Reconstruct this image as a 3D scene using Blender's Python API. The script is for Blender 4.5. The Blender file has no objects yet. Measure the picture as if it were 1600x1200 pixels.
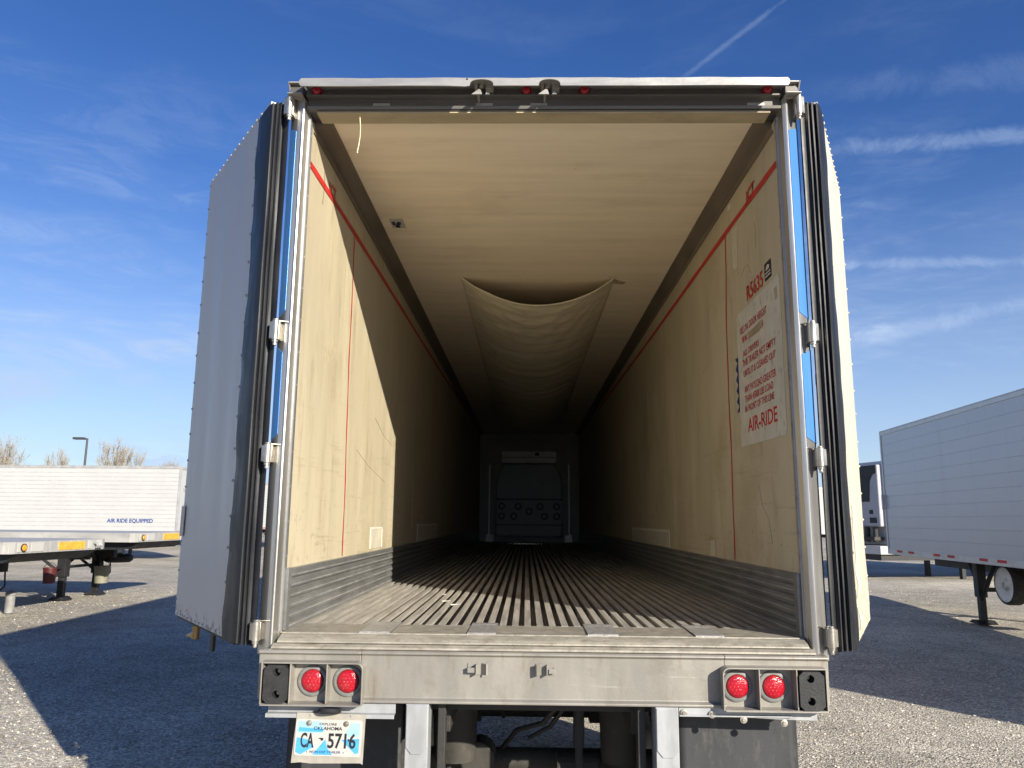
import bpy, bmesh, math, random
from mathutils import Vector, Matrix
random.seed(7)
R = math.radians
V = Vector
SC = bpy.context.scene
COL = SC.collection

# ------------------------------------------------------------------ camera
GH = 1.35                                   # trailer floor above the ground
cam_d = bpy.data.cameras.new("camera")
cam = bpy.data.objects.new("camera", cam_d)
COL.objects.link(cam)
_r = V((0.99979975, 0.01802693, 0.00868814))
_u = V((-0.00540059, -0.17498587, 0.98455613))
_f = V((-0.01926882, 0.9844059, 0.17485347))
cam.matrix_world = Matrix(((_r.x, _u.x, -_f.x, -0.0755), (_r.y, _u.y, -_f.y, -3.736),
                           (_r.z, _u.z, -_f.z, 0.536 + GH), (0, 0, 0, 1)))
cam_d.sensor_width = 36
cam_d.lens = 1193.0 / 1600 * 36
cam_d.clip_start = 0.05
cam_d.clip_end = 3000
SC.camera = cam

# ------------------------------------------------------------------ light
SUN_EL = 20.0
to_sun = V((0.635, -0.773, 0)).normalized() * math.cos(R(SUN_EL)) + V((0, 0, math.sin(R(SUN_EL))))
sd = bpy.data.lights.new("sun", 'SUN')
sd.energy = 5.0
sd.angle = R(0.5)
sd.color = (1.0, 0.93, 0.80)
sun = bpy.data.objects.new("sun", sd)
sun.rotation_euler = (-to_sun).to_track_quat('-Z', 'Y').to_euler()
sun.location = (20, -25, 15)
COL.objects.link(sun)

SC.view_settings.view_transform = 'Standard'
SC.view_settings.look = 'None'
SC.view_settings.exposure = 0.82
SC.view_settings.gamma = 1.0

w = bpy.data.worlds.new("World")
SC.world = w
w.use_nodes = True
nt = w.node_tree
nt.nodes.clear()
def N(tree, typ, **kw):
    n = tree.nodes.new(typ)
    for k, v in kw.items():
        setattr(n, k, v)
    return n
def L(tree, a, b):
    tree.links.new(a, b)
def math_node(tree, op, a, b=None, clamp=False):
    n = N(tree, 'ShaderNodeMath', operation=op, use_clamp=clamp)
    for i, x in enumerate((a, b)):
        if x is None:
            continue
        if isinstance(x, (int, float)):
            n.inputs[i].default_value = x
        else:
            L(tree, x, n.inputs[i])
    return n.outputs[0]
def maprange(tree, v, a, b, c=0.0, d=1.0, smooth=True):
    n = N(tree, 'ShaderNodeMapRange')
    n.interpolation_type = 'SMOOTHSTEP' if smooth else 'LINEAR'
    L(tree, v, n.inputs[0])
    for i, x in enumerate((a, b, c, d)):
        n.inputs[i + 1].default_value = x
    return n.outputs[0]

out = N(nt, 'ShaderNodeOutputWorld')
bg = N(nt, 'ShaderNodeBackground')
bg.inputs['Strength'].default_value = 0.066
L(nt, bg.outputs[0], out.inputs[0])
sky = N(nt, 'ShaderNodeTexSky', sky_type='NISHITA')
sky.sun_disc = False
sky.sun_elevation = R(SUN_EL)
sky.sun_rotation = math.atan2(0.635, -0.773)
sky.altitude = 300
sky.air_density = 1.0
sky.dust_density = 0.25
sky.ozone_density = 3.0
hsv = N(nt, 'ShaderNodeHueSaturation')
hsv.inputs['Hue'].default_value = 0.517
hsv.inputs['Saturation'].default_value = 1.24
hsv.inputs['Value'].default_value = 1.26
L(nt, sky.outputs[0], hsv.inputs['Color'])
tc = N(nt, 'ShaderNodeTexCoord')
GEN = tc.outputs['Generated']
sep = N(nt, 'ShaderNodeSeparateXYZ')
L(nt, GEN, sep.inputs[0])
def wnoise(scale, rotz, detail, rough, nscale, dist=0.0):
    m = N(nt, 'ShaderNodeMapping')
    m.inputs['Scale'].default_value = scale
    m.inputs['Rotation'].default_value = rotz
    L(nt, GEN, m.inputs[0])
    n = N(nt, 'ShaderNodeTexNoise')
    n.inputs['Scale'].default_value = nscale
    n.inputs['Detail'].default_value = detail
    n.inputs['Roughness'].default_value = rough
    n.inputs['Distortion'].default_value = dist
    L(nt, m.outputs[0], n.inputs['Vector'])
    return n.outputs[0]
# thin veils of cirrus, denser towards the horizon
n1 = wnoise((1.0, 1.0, 4.2), (R(6), R(4), 0), 8, 0.62, 2.6, 0.6)
n2 = wnoise((2.2, 2.2, 7.5), (R(-9), R(5), R(20)), 10, 0.65, 4.0, 1.1)
c1 = maprange(nt, n1, 0.40, 0.70)
c2 = maprange(nt, n2, 0.40, 0.66)
cc = math_node(nt, 'MULTIPLY', c1, math_node(nt, 'ADD', math_node(nt, 'MULTIPLY', c2, 0.75), 0.25))
low = maprange(nt, sep.outputs['Z'], 0.50, 0.12, 0.10, 1.0)
cirrus = math_node(nt, 'MULTIPLY', math_node(nt, 'MULTIPLY', cc, low), 0.72)
haze_low = maprange(nt, sep.outputs['Z'], 0.42, -0.02, 0.0, 0.66)
# jet contrails: bands along great circles
breakup = maprange(nt, wnoise((1, 1, 1), (0, 0, 0), 8, 0.7, 14.0, 0.6), 0.30, 0.70, 0.25, 1.0)
def contrail(d1, d2, width, lo, hi, strength):
    d1 = V(d1).normalized(); d2 = V(d2).normalized()
    n = d1.cross(d2).normalized()
    t = (d2 - d1).normalized()
    dn = N(nt, 'ShaderNodeVectorMath', operation='DOT_PRODUCT')
    L(nt, GEN, dn.inputs[0]); dn.inputs[1].default_value = n
    dt = N(nt, 'ShaderNodeVectorMath', operation='DOT_PRODUCT')
    L(nt, GEN, dt.inputs[0]); dt.inputs[1].default_value = t
    a = math_node(nt, 'ABSOLUTE', dn.outputs['Value'])
    wob = math_node(nt, 'ADD', a, math_node(nt, 'MULTIPLY', math_node(nt, 'SUBTRACT', breakup, 0.6), -width * 0.9))
    band = maprange(nt, wob, width, 0.0)
    ta, tb = d1.dot(t), d2.dot(t)
    fade = (tb - ta) * 0.35
    m = maprange(nt, dt.outputs['Value'], ta + lo, ta + lo + fade)
    m2 = maprange(nt, dt.outputs['Value'], tb + hi, tb + hi - fade * 0.7)
    front = maprange(nt, sep.outputs['Y'], 0.0, 0.1)
    k = math_node(nt, 'MULTIPLY', math_node(nt, 'MULTIPLY', band, m), math_node(nt, 'MULTIPLY', m2, front))
    return math_node(nt, 'MULTIPLY', math_node(nt, 'MULTIPLY', k, breakup), strength)
trails = [
    contrail((0.1832, 0.8347, 0.5193), (0.2757, 0.7752, 0.5684), 0.0042, -0.02, 0.05, 0.20),
    contrail((0.3564, 0.8310, 0.4272), (0.5207, 0.7534, 0.4016), 0.0120, -0.03, 0.25, 0.34),
    contrail((0.3836, 0.8730, 0.3013), (0.5354, 0.7972, 0.2792), 0.0085, -0.06, 0.25, 0.32),
    contrail((0.3875, 0.8963, 0.2158), (0.5383, 0.8093, 0.2349), 0.014, -0.06, 0.25, 0.33),
    contrail((0.30, 0.83, 0.500), (0.56, 0.74, 0.470), 0.020, 0.0, 0.1, 0.10),
]
tot = math_node(nt, 'ADD', cirrus, haze_low)
for t_ in trails:
    tot = math_node(nt, 'ADD', tot, t_)
tot = math_node(nt, 'MINIMUM', tot, 0.86)
mixc = N(nt, 'ShaderNodeMix', data_type='RGBA')
L(nt, tot, mixc.inputs['Factor'])
L(nt, hsv.outputs[0], mixc.inputs[6])
mixc.inputs[7].default_value = (4.6, 5.8, 8.0, 1)
L(nt, mixc.outputs[2], bg.inputs['Color'])

# ------------------------------------------------------------------ materials
def M(name, col, rough=0.5, metal=0.0, var=0.12, scale=(3, 3, 3), dirt=None, dirt_amt=0.0, dirt_scale=(2, 2, 2),
      bump=0.0, bscale=60.0, spec=0.5, dlo=0.5, dhi=0.72, rvar=0.08):
    m = bpy.data.materials.new(name)
    m.use_nodes = True
    t = m.node_tree
    b = t.nodes['Principled BSDF']
    b.inputs['Metallic'].default_value = metal
    b.inputs['Specular IOR Level'].default_value = spec
    co = N(t, 'ShaderNodeTexCoord')
    mp = N(t, 'ShaderNodeMapping')
    mp.inputs['Scale'].default_value = scale
    L(t, co.outputs['Object'], mp.inputs[0])
    nz = N(t, 'ShaderNodeTexNoise')
    nz.inputs['Scale'].default_value = 1.0
    nz.inputs['Detail'].default_value = 7
    nz.inputs['Roughness'].default_value = 0.62
    L(t, mp.outputs[0], nz.inputs['Vector'])
    mx = N(t, 'ShaderNodeMix', data_type='RGBA')
    mx.inputs[6].default_value = tuple(max(0, c * (1 - var)) for c in col) + (1,)
    mx.inputs[7].default_value = tuple(min(1, c * (1 + var)) for c in col) + (1,)
    L(t, maprange(t, nz.outputs[0], 0.3, 0.7), mx.inputs['Factor'])
    colour = mx.outputs[2]
    if dirt is not None:
        mp2 = N(t, 'ShaderNodeMapping')
        mp2.inputs['Scale'].default_value = dirt_scale
        mp2.inputs['Location'].default_value = (3.1, 1.7, 5.3)
        L(t, co.outputs['Object'], mp2.inputs[0])
        nd = N(t, 'ShaderNodeTexNoise')
        nd.inputs['Scale'].default_value = 1.0
        nd.inputs['Detail'].default_value = 8
        nd.inputs['Roughness'].default_value = 0.7
        L(t, mp2.outputs[0], nd.inputs['Vector'])
        md = N(t, 'ShaderNodeMix', data_type='RGBA')
        L(t, maprange(t, nd.outputs[0], dlo, dhi, 0, dirt_amt), md.inputs['Factor'])
        L(t, colour, md.inputs[6])
        md.inputs[7].default_value = tuple(dirt) + (1,)
        colour = md.outputs[2]
    L(t, colour, b.inputs['Base Color'])
    L(t, maprange(t, nz.outputs[0], 0.3, 0.7, max(0.02, rough - rvar), min(1, rough + rvar)), b.inputs['Roughness'])
    if bump > 0:
        nb = N(t, 'ShaderNodeTexNoise')
        nb.inputs['Scale'].default_value = bscale
        nb.inputs['Detail'].default_value = 4
        L(t, co.outputs['Object'], nb.inputs['Vector'])
        bp = N(t, 'ShaderNodeBump')
        bp.inputs['Strength'].default_value = bump
        bp.inputs['Distance'].default_value = 0.01
        L(t, nb.outputs[0], bp.inputs['Height'])
        L(t, bp.outputs[0], b.inputs['Normal'])
    return m

RUST = (0.20, 0.085, 0.03)
GRIME = (0.06, 0.055, 0.045)
mt = {}
mt['liner'] = M('liner_wall', (0.485, 0.422, 0.296), 0.55, 0, 0.07, (3, 3.0, 0.5), (0.30, 0.235, 0.135), 0.34, (4, 6, 0.7), 0.06, 50, 0.35)
def add_wear(m):
    t = m.node_tree
    b = t.nodes['Principled BSDF']
    co = N(t, 'ShaderNodeTexCoord')
    sepz = N(t, 'ShaderNodeSeparateXYZ'); L(t, co.outputs['Object'], sepz.inputs[0])
    def layer(scale, ns, lo, hi, colour, amt, mask=None, detail=8, loc=(0, 0, 0)):
        mp = N(t, 'ShaderNodeMapping'); mp.inputs['Scale'].default_value = scale; mp.inputs['Location'].default_value = loc
        L(t, co.outputs['Object'], mp.inputs[0])
        n = N(t, 'ShaderNodeTexNoise'); n.inputs['Scale'].default_value = ns; n.inputs['Detail'].default_value = detail; n.inputs['Roughness'].default_value = 0.7
        L(t, mp.outputs[0], n.inputs['Vector'])
        f_ = maprange(t, n.outputs[0], lo, hi, 0, amt)
        if mask is not None:
            f_ = math_node(t, 'MULTIPLY', f_, mask)
        mx = N(t, 'ShaderNodeMix', data_type='RGBA')
        L(t, f_, mx.inputs['Factor'])
        old = b.inputs['Base Color'].links[0].from_socket
        L(t, old, mx.inputs[6]); mx.inputs[7].default_value = colour + (1,)
        L(t, mx.outputs[2], b.inputs['Base Color'])
    low_ = maprange(t, sepz.outputs['Z'], 3.0, 1.5, 0.15, 1.0)
    vlow = maprange(t, sepz.outputs['Z'], 2.3, 1.6, 0.0, 1.0)
    layer((1, 1, 1), 1.1, 0.50, 0.72, (0.31, 0.25, 0.145), 0.50, loc=(2, 5, 1))              # broad damp stains
    layer((2, 1.3, 26), 1.0, 0.56, 0.68, (0.24, 0.19, 0.115), 0.50, low_, loc=(0, 3, 7))      # long horizontal pallet scrapes
    layer((2, 30, 1.2), 1.0, 0.60, 0.72, (0.52, 0.475, 0.34), 0.55, None, loc=(0, 1, 2))      # pale vertical wear
    layer((1, 1, 1), 24, 0.645, 0.70, (0.17, 0.12, 0.07), 0.75, low_)                         # specks and chips
    layer((2, 9, 1.6), 1.0, 0.54, 0.70, (0.27, 0.21, 0.12), 0.45, None, loc=(6, 2, 9))          # uneven vertical staining
    layer((1, 6, 9), 2.0, 0.56, 0.72, (0.16, 0.13, 0.085), 0.6, vlow, loc=(0, 8, 3))         # grime above the scuff band
add_wear(mt['liner'])
mt['ceil'] = M('liner_ceiling', (0.88, 0.765, 0.58), 0.55, 0, 0.05, (0.5, 9, 3), (0.50, 0.40, 0.26), 0.25, (1.2, 5, 2), 0.05, 50, 0.35)
mt['trim'] = M('liner_trim', (0.44, 0.37, 0.24), 0.5, 0, 0.12, (2, 8, 2), GRIME, 0.3, (4, 4, 4))
mt['cove'] = M('cove_metal', (0.20, 0.165, 0.125), 0.5, 0.25, 0.18, (8, 1, 8), GRIME, 0.3, (4, 1, 4))
mt['steel'] = M('stainless', (0.46, 0.45, 0.43), 0.36, 0.8, 0.10, (10, 10, 0.8), (0.30, 0.27, 0.22), 0.4, (9, 9, 1.2), 0.05, 30)
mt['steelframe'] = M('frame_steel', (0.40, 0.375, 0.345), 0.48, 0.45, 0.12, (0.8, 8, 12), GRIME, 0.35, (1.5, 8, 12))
mt['headerframe'] = M('frame_steel_shaded', (0.15, 0.14, 0.13), 0.5, 0.35, 0.15, (0.8, 8, 12), GRIME, 0.35, (1.5, 8, 12))  # darker copy of the frame steel; recess shade is put into its colour
def wear(m, scale, ns, lo, hi, colour, amt, za=None, loc=(0, 0, 0)):
    t = m.node_tree
    b = t.nodes['Principled BSDF']
    co = N(t, 'ShaderNodeTexCoord')
    mp = N(t, 'ShaderNodeMapping'); mp.inputs['Scale'].default_value = scale; mp.inputs['Location'].default_value = loc
    L(t, co.outputs['Object'], mp.inputs[0])
    n = N(t, 'ShaderNodeTexNoise'); n.inputs['Scale'].default_value = ns; n.inputs['Detail'].default_value = 8; n.inputs['Roughness'].default_value = 0.7
    L(t, mp.outputs[0], n.inputs['Vector'])
    f_ = maprange(t, n.outputs[0], lo, hi, 0, amt)
    if za:
        sz = N(t, 'ShaderNodeSeparateXYZ'); L(t, co.outputs['Object'], sz.inputs[0])
        f_ = math_node(t, 'MULTIPLY', f_, maprange(t, sz.outputs['Z'], za[0], za[1]))
    mx = N(t, 'ShaderNodeMix', data_type='RGBA')
    L(t, f_, mx.inputs['Factor'])
    L(t, b.inputs['Base Color'].links[0].from_socket, mx.inputs[6])
    mx.inputs[7].default_value = colour + (1,)
    L(t, mx.outputs[2], b.inputs['Base Color'])
mt['header'] = M('header_sheet', (0.38, 0.37, 0.35), 0.42, 0.5, 0.10, (2, 8, 8), (0.30, 0.27, 0.23), 0.35, (9, 9, 9), 0.08, 25)
mt['bumper'] = M('bumper_steel', (0.285, 0.268, 0.236), 0.47, 0.35, 0.10, (5, 2, 1.2), (0.20, 0.135, 0.075), 0.65, (13, 4, 2.6), 0.07, 60, 0.5, 0.55, 0.72)
mt['bolt'] = M('bolt_steel', (0.42, 0.39, 0.34), 0.42, 0.8, 0.15, (20, 20, 20), RUST, 0.35, (30, 30, 30))
mt['hinge'] = M('hinge_steel', (0.50, 0.47, 0.41), 0.36, 0.85, 0.14, (20, 20, 8), RUST, 0.45, (25, 25, 20))
mt['bluestrip'] = M('blue_strip_tint', (0.10, 0.29, 0.68), 0.28, 0.35, 0.05, (8, 8, 1), None)  # sky-blue tint in the metal colour, upper post facets only
mt['tfloor'] = M('floor_aluminium', (0.39, 0.365, 0.32), 0.52, 0.15, 0.20, (30, 2.2, 30), (0.20, 0.17, 0.13), 0.5, (45, 5, 45), 0.12, 120)
mt['subfloor'] = M('floor_bottom', (0.19, 0.16, 0.13), 0.8, 0.0, 0.25, (20, 3, 20), GRIME, 0.5, (30, 8, 30))
mt['thresh'] = M('threshold_plate', (0.31, 0.285, 0.235), 0.52, 0.15, 0.18, (14, 22, 14), (0.13, 0.10, 0.065), 0.6, (26, 40, 26), 0.15, 90)
mt['pad'] = M('threshold_pad', (0.46, 0.45, 0.43), 0.40, 0.5, 0.20, (40, 60, 40), (0.20, 0.17, 0.13), 0.5, (60, 90, 60), 0.3, 120)
mt['scuff'] = M('scuff_aluminium', (0.25, 0.25, 0.245), 0.38, 0.5, 0.14, (10, 3, 12), (0.12, 0.11, 0.095), 0.45, (14, 9, 20), 0.12, 50)
mt['ridge'] = M('worn_ridge', (0.46, 0.45, 0.43), 0.36, 0.5, 0.2, (20, 6, 20), (0.15, 0.14, 0.12), 0.5, (30, 12, 30))
mt['rubber'] = M('black_rubber', (0.007, 0.008, 0.011), 0.50, 0, 0.3, (8, 8, 3), (0.045, 0.045, 0.045), 0.3, (12, 12, 2), 0.08, 40)
mt['rubber2'] = M('bumper_rubber', (0.018, 0.018, 0.019), 0.62, 0, 0.2, (20, 20, 20), (0.10, 0.09, 0.08), 0.2, (30, 30, 30), 0.2, 120)
mt['flap'] = M('mudflap_rubber', (0.030, 0.031, 0.034), 0.55, 0, 0.2, (5, 5, 2), (0.12, 0.11, 0.10), 0.4, (22, 22, 9), 0.05, 90)
mt['doorliner'] = M('door_liner', (0.49, 0.48, 0.45), 0.46, 0, 0.03, (6, 6, 0.5), (0.40, 0.385, 0.34), 0.22, (11, 11, 2.0), 0.04, 30)
mt['doorliner2'] = M('door_liner_cream', (0.52, 0.48, 0.385), 0.5, 0, 0.07, (6, 6, 0.8), (0.40, 0.32, 0.22), 0.4, (14, 14, 4), 0.08, 40)
mt['white'] = M('white_paint', (0.50, 0.50, 0.49), 0.38, 0, 0.05, (1, 1, 1), (0.40, 0.38, 0.34), 0.25, (1.4, 1.4, 3))
mt['whiteA'] = M('white_ribbed', (0.43, 0.43, 0.425), 0.42, 0.0, 0.03, (1, 1, 1), (0.50, 0.49, 0.46), 0.2, (1, 1, 4))
mt['greyside'] = M('aluminium_skin', (0.42, 0.43, 0.45), 0.30, 0.15, 0.03, (0.6, 0.6, 0.6), None, rvar=0.02)
mt['riblines'] = M('rib_groove_shade', (0.375, 0.375, 0.37), 0.5, 0, 0.1)  # greyer strip in each rib groove; groove shade put into the colour
mt['rail'] = M('aluminium_rail', (0.50, 0.49, 0.47), 0.42, 0.5, 0.12, (3, 3, 3), (0.28, 0.26, 0.23), 0.4, (5, 5, 5))
mt['black'] = M('black_steel', (0.014, 0.014, 0.016), 0.6, 0, 0.3, (6, 6, 6), (0.07, 0.06, 0.05), 0.2, (12, 12, 12), 0.1, 60)
mt['undersd'] = M('underbody', (0.026, 0.025, 0.024), 0.7, 0, 0.3, (5, 5, 5), (0.09, 0.07, 0.05), 0.4, (7, 7, 7), 0.1, 50)
mt['axle'] = M('axle_dusty', (0.040, 0.037, 0.031), 0.75, 0, 0.2, (7, 7, 7), (0.10, 0.08, 0.06), 0.5, (12, 12, 12), 0.1, 60)
mt['tyre'] = M('tyre_rubber', (0.025, 0.024, 0.023), 0.8, 0, 0.3, (6, 6, 6), (0.12, 0.105, 0.085), 0.5, (6, 6, 6), 0.2, 60)
mt['rim'] = M('wheel_rim', (0.58, 0.57, 0.55), 0.45, 0.3, 0.08, (8, 8, 8), GRIME, 0.35, (14, 14, 14))
mt['red'] = M('red_paint', (0.48, 0.022, 0.020), 0.55, 0, 0.2, (6, 14, 14), (0.45, 0.25, 0.16), 0.35, (30, 30, 30), 0, 60, 0.4, 0.58, 0.75)
mt['redlens'] = M('red_lens', (0.34, 0.006, 0.018), 0.16, 0, 0.12, (40, 40, 40), None, bump=0.25, bscale=180)
mt['leddot'] = M('led_lens', (0.62, 0.035, 0.05), 0.15, 0, 0.15, (50, 50, 50), None)
mt['darkred'] = M('marker_lens', (0.32, 0.006, 0.018), 0.2, 0, 0.1, (30, 30, 30), None)
mt['grommet'] = M('grey_grommet', (0.17, 0.175, 0.17), 0.6, 0, 0.15, (20, 20, 20), (0.32, 0.29, 0.23), 0.5, (40, 40, 40))
mt['galv'] = M('galvanised', (0.36, 0.37, 0.38), 0.45, 0.3, 0.10, (16, 16, 5), (0.40, 0.38, 0.34), 0.35, (24, 24, 8))
mt['plate'] = M('plate_white', (0.45, 0.44, 0.41), 0.4, 0, 0.03, (20, 20, 20), (0.55, 0.5, 0.4), 0.25, (40, 40, 40))
mt['backing'] = M('plate_backing', (0.36, 0.335, 0.285), 0.5, 0.1, 0.1, (20, 20, 20), (0.30, 0.26, 0.2), 0.4, (40, 40, 40))
mt['plblue'] = M('plate_blue', (0.07, 0.33, 0.58), 0.4, 0, 0.10, (10, 10, 30))
mt['plpale'] = M('plate_pale_blue', (0.30, 0.47, 0.57), 0.4, 0, 0.10, (10, 10, 60))
mt['ink'] = M('black_ink', (0.015, 0.015, 0.018), 0.5, 0, 0.1)
mt['navy'] = M('navy_ink', (0.012, 0.03, 0.14), 0.5, 0, 0.2)
mt['bluetext'] = M('blue_lettering', (0.015, 0.05, 0.22), 0.5, 0, 0.1)
mt['decal'] = M('sticker_vinyl', (0.56, 0.535, 0.455), 0.5, 0, 0.06, (5, 9, 9), (0.22, 0.21, 0.19), 0.5, (7, 24, 14), 0.15, 40, 0.4, 0.54, 0.66)
mt['patch'] = M('repair_patch', (0.56, 0.52, 0.41), 0.5, 0, 0.08, (5, 8, 8), (0.35, 0.29, 0.19), 0.4, (9, 14, 14))
mt['patchedge'] = M('patch_sealant', (0.66, 0.62, 0.52), 0.6, 0, 0.1, (20, 20, 20))
mt['fabric'] = M('chute_fabric', (0.80, 0.71, 0.53), 0.75, 0, 0.10, (3, 10, 3), (0.25, 0.21, 0.14), 0.3, (6, 6, 6), 0.10, 25)
mt['scuffmark'] = M('scribble', (0.355, 0.29, 0.18), 0.7, 0, 0.2)
mt['amber'] = M('amber_lens', (0.80, 0.30, 0.02), 0.25, 0, 0.1)
mt['orange'] = M('orange_tag', (0.72, 0.36, 0.035), 0.55, 0, 0.15, (8, 8, 8), (0.6, 0.55, 0.45), 0.4, (14, 14, 14))
mt['deck'] = M('deck_boards', (0.42, 0.41, 0.385), 0.6, 0.25, 0.15, (1, 20, 3), GRIME, 0.2, (2, 12, 2))
mt['pailwhite'] = M('pail_plastic_shaded', (0.20, 0.19, 0.14), 0.5, 0, 0.1)  # white plastic darkened: the flatbed's shade is put into the colour
mt['pailred'] = M('pail_red_shaded', (0.075, 0.012, 0.012), 0.5, 0, 0.1)  # red darkened likewise, flatbed shade put into the pail colour
mt['brass'] = M('brass', (0.30, 0.20, 0.085), 0.35, 0.8, 0.15, (20, 20, 20))
mt['bark'] = M('winter_bark', (0.34, 0.295, 0.235), 0.9, 0, 0.2, (3, 3, 1))
mt['unitgrey'] = M('unit_panel', (0.36, 0.36, 0.39), 0.4, 0, 0.04)
mt['pole'] = M('pole_paint', (0.05, 0.045, 0.05), 0.5, 0, 0.1)
mt['paper'] = M('paper', (0.75, 0.73, 0.66), 0.7, 0, 0.05)
mt['string'] = M('string_fibre', (0.70, 0.60, 0.40), 0.8, 0, 0.1)

wear(mt['bumper'], (26, 1, 1.6), 1.0, .60, .70, (0.22, 0.115, 0.045), .75, (1.14, 1.29), (1, 0, 4))     # rust runs from the top edge
wear(mt['bumper'], (1.6, 1, 34), 1.0, .60, .68, (0.46, 0.44, 0.40), .6, None, (3, 0, 1))                # dock scrapes
wear(mt['bumper'], (1, 1, 1), 30, .655, .71, (0.12, 0.085, 0.05), .8, None, (0, 2, 0))                  # pits
wear(mt['bumper'], (1, 1, 1), 4.5, .52, .70, (0.20, 0.18, 0.15), .55, None, (5, 2, 0))                  # road film
wear(mt['doorliner'], (1, 1, 1), 26, .50, .60, (0.10, 0.065, 0.04), .85, (1.42, 1.32))                  # rusty chips at the foot
wear(mt['doorliner'], (1, 1, 1), 22, .665, .71, (0.24, 0.22, 0.19), .6)
wear(mt['doorliner2'], (1, 1, 1), 20, .50, .62, (0.22, 0.15, 0.09), .7, (1.75, 1.35))
wear(mt['thresh'], (3, 26, 1), 1.0, .58, .68, (0.46, 0.45, 0.42), .6)                                   # bright worn metal
wear(mt['thresh'], (5, 40, 9), 1.0, .62, .72, (0.16, 0.075, 0.03), .7, None, (4, 1, 0))                 # rust in the seams
wear(mt['redlens'], (1, 1, 1), 18, .50, .72, (0.22, 0.09, 0.07), .35)
wear(mt['greyside'], (0.9, 0.9, 0.12), 2.2, .55, .75, (0.34, 0.335, 0.33), .35)
wear(mt['ceil'], (1, 1, 1), 0.9, .52, .74, (0.62, 0.50, 0.34), .35)
wear(mt['ceil'], (1, 1, 1), 22, .675, .72, (0.28, 0.21, 0.13), .6)
wear(mt['white'], (1, 1, 0.3), 3.0, .56, .75, (0.33, 0.31, 0.27), .3)

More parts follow.
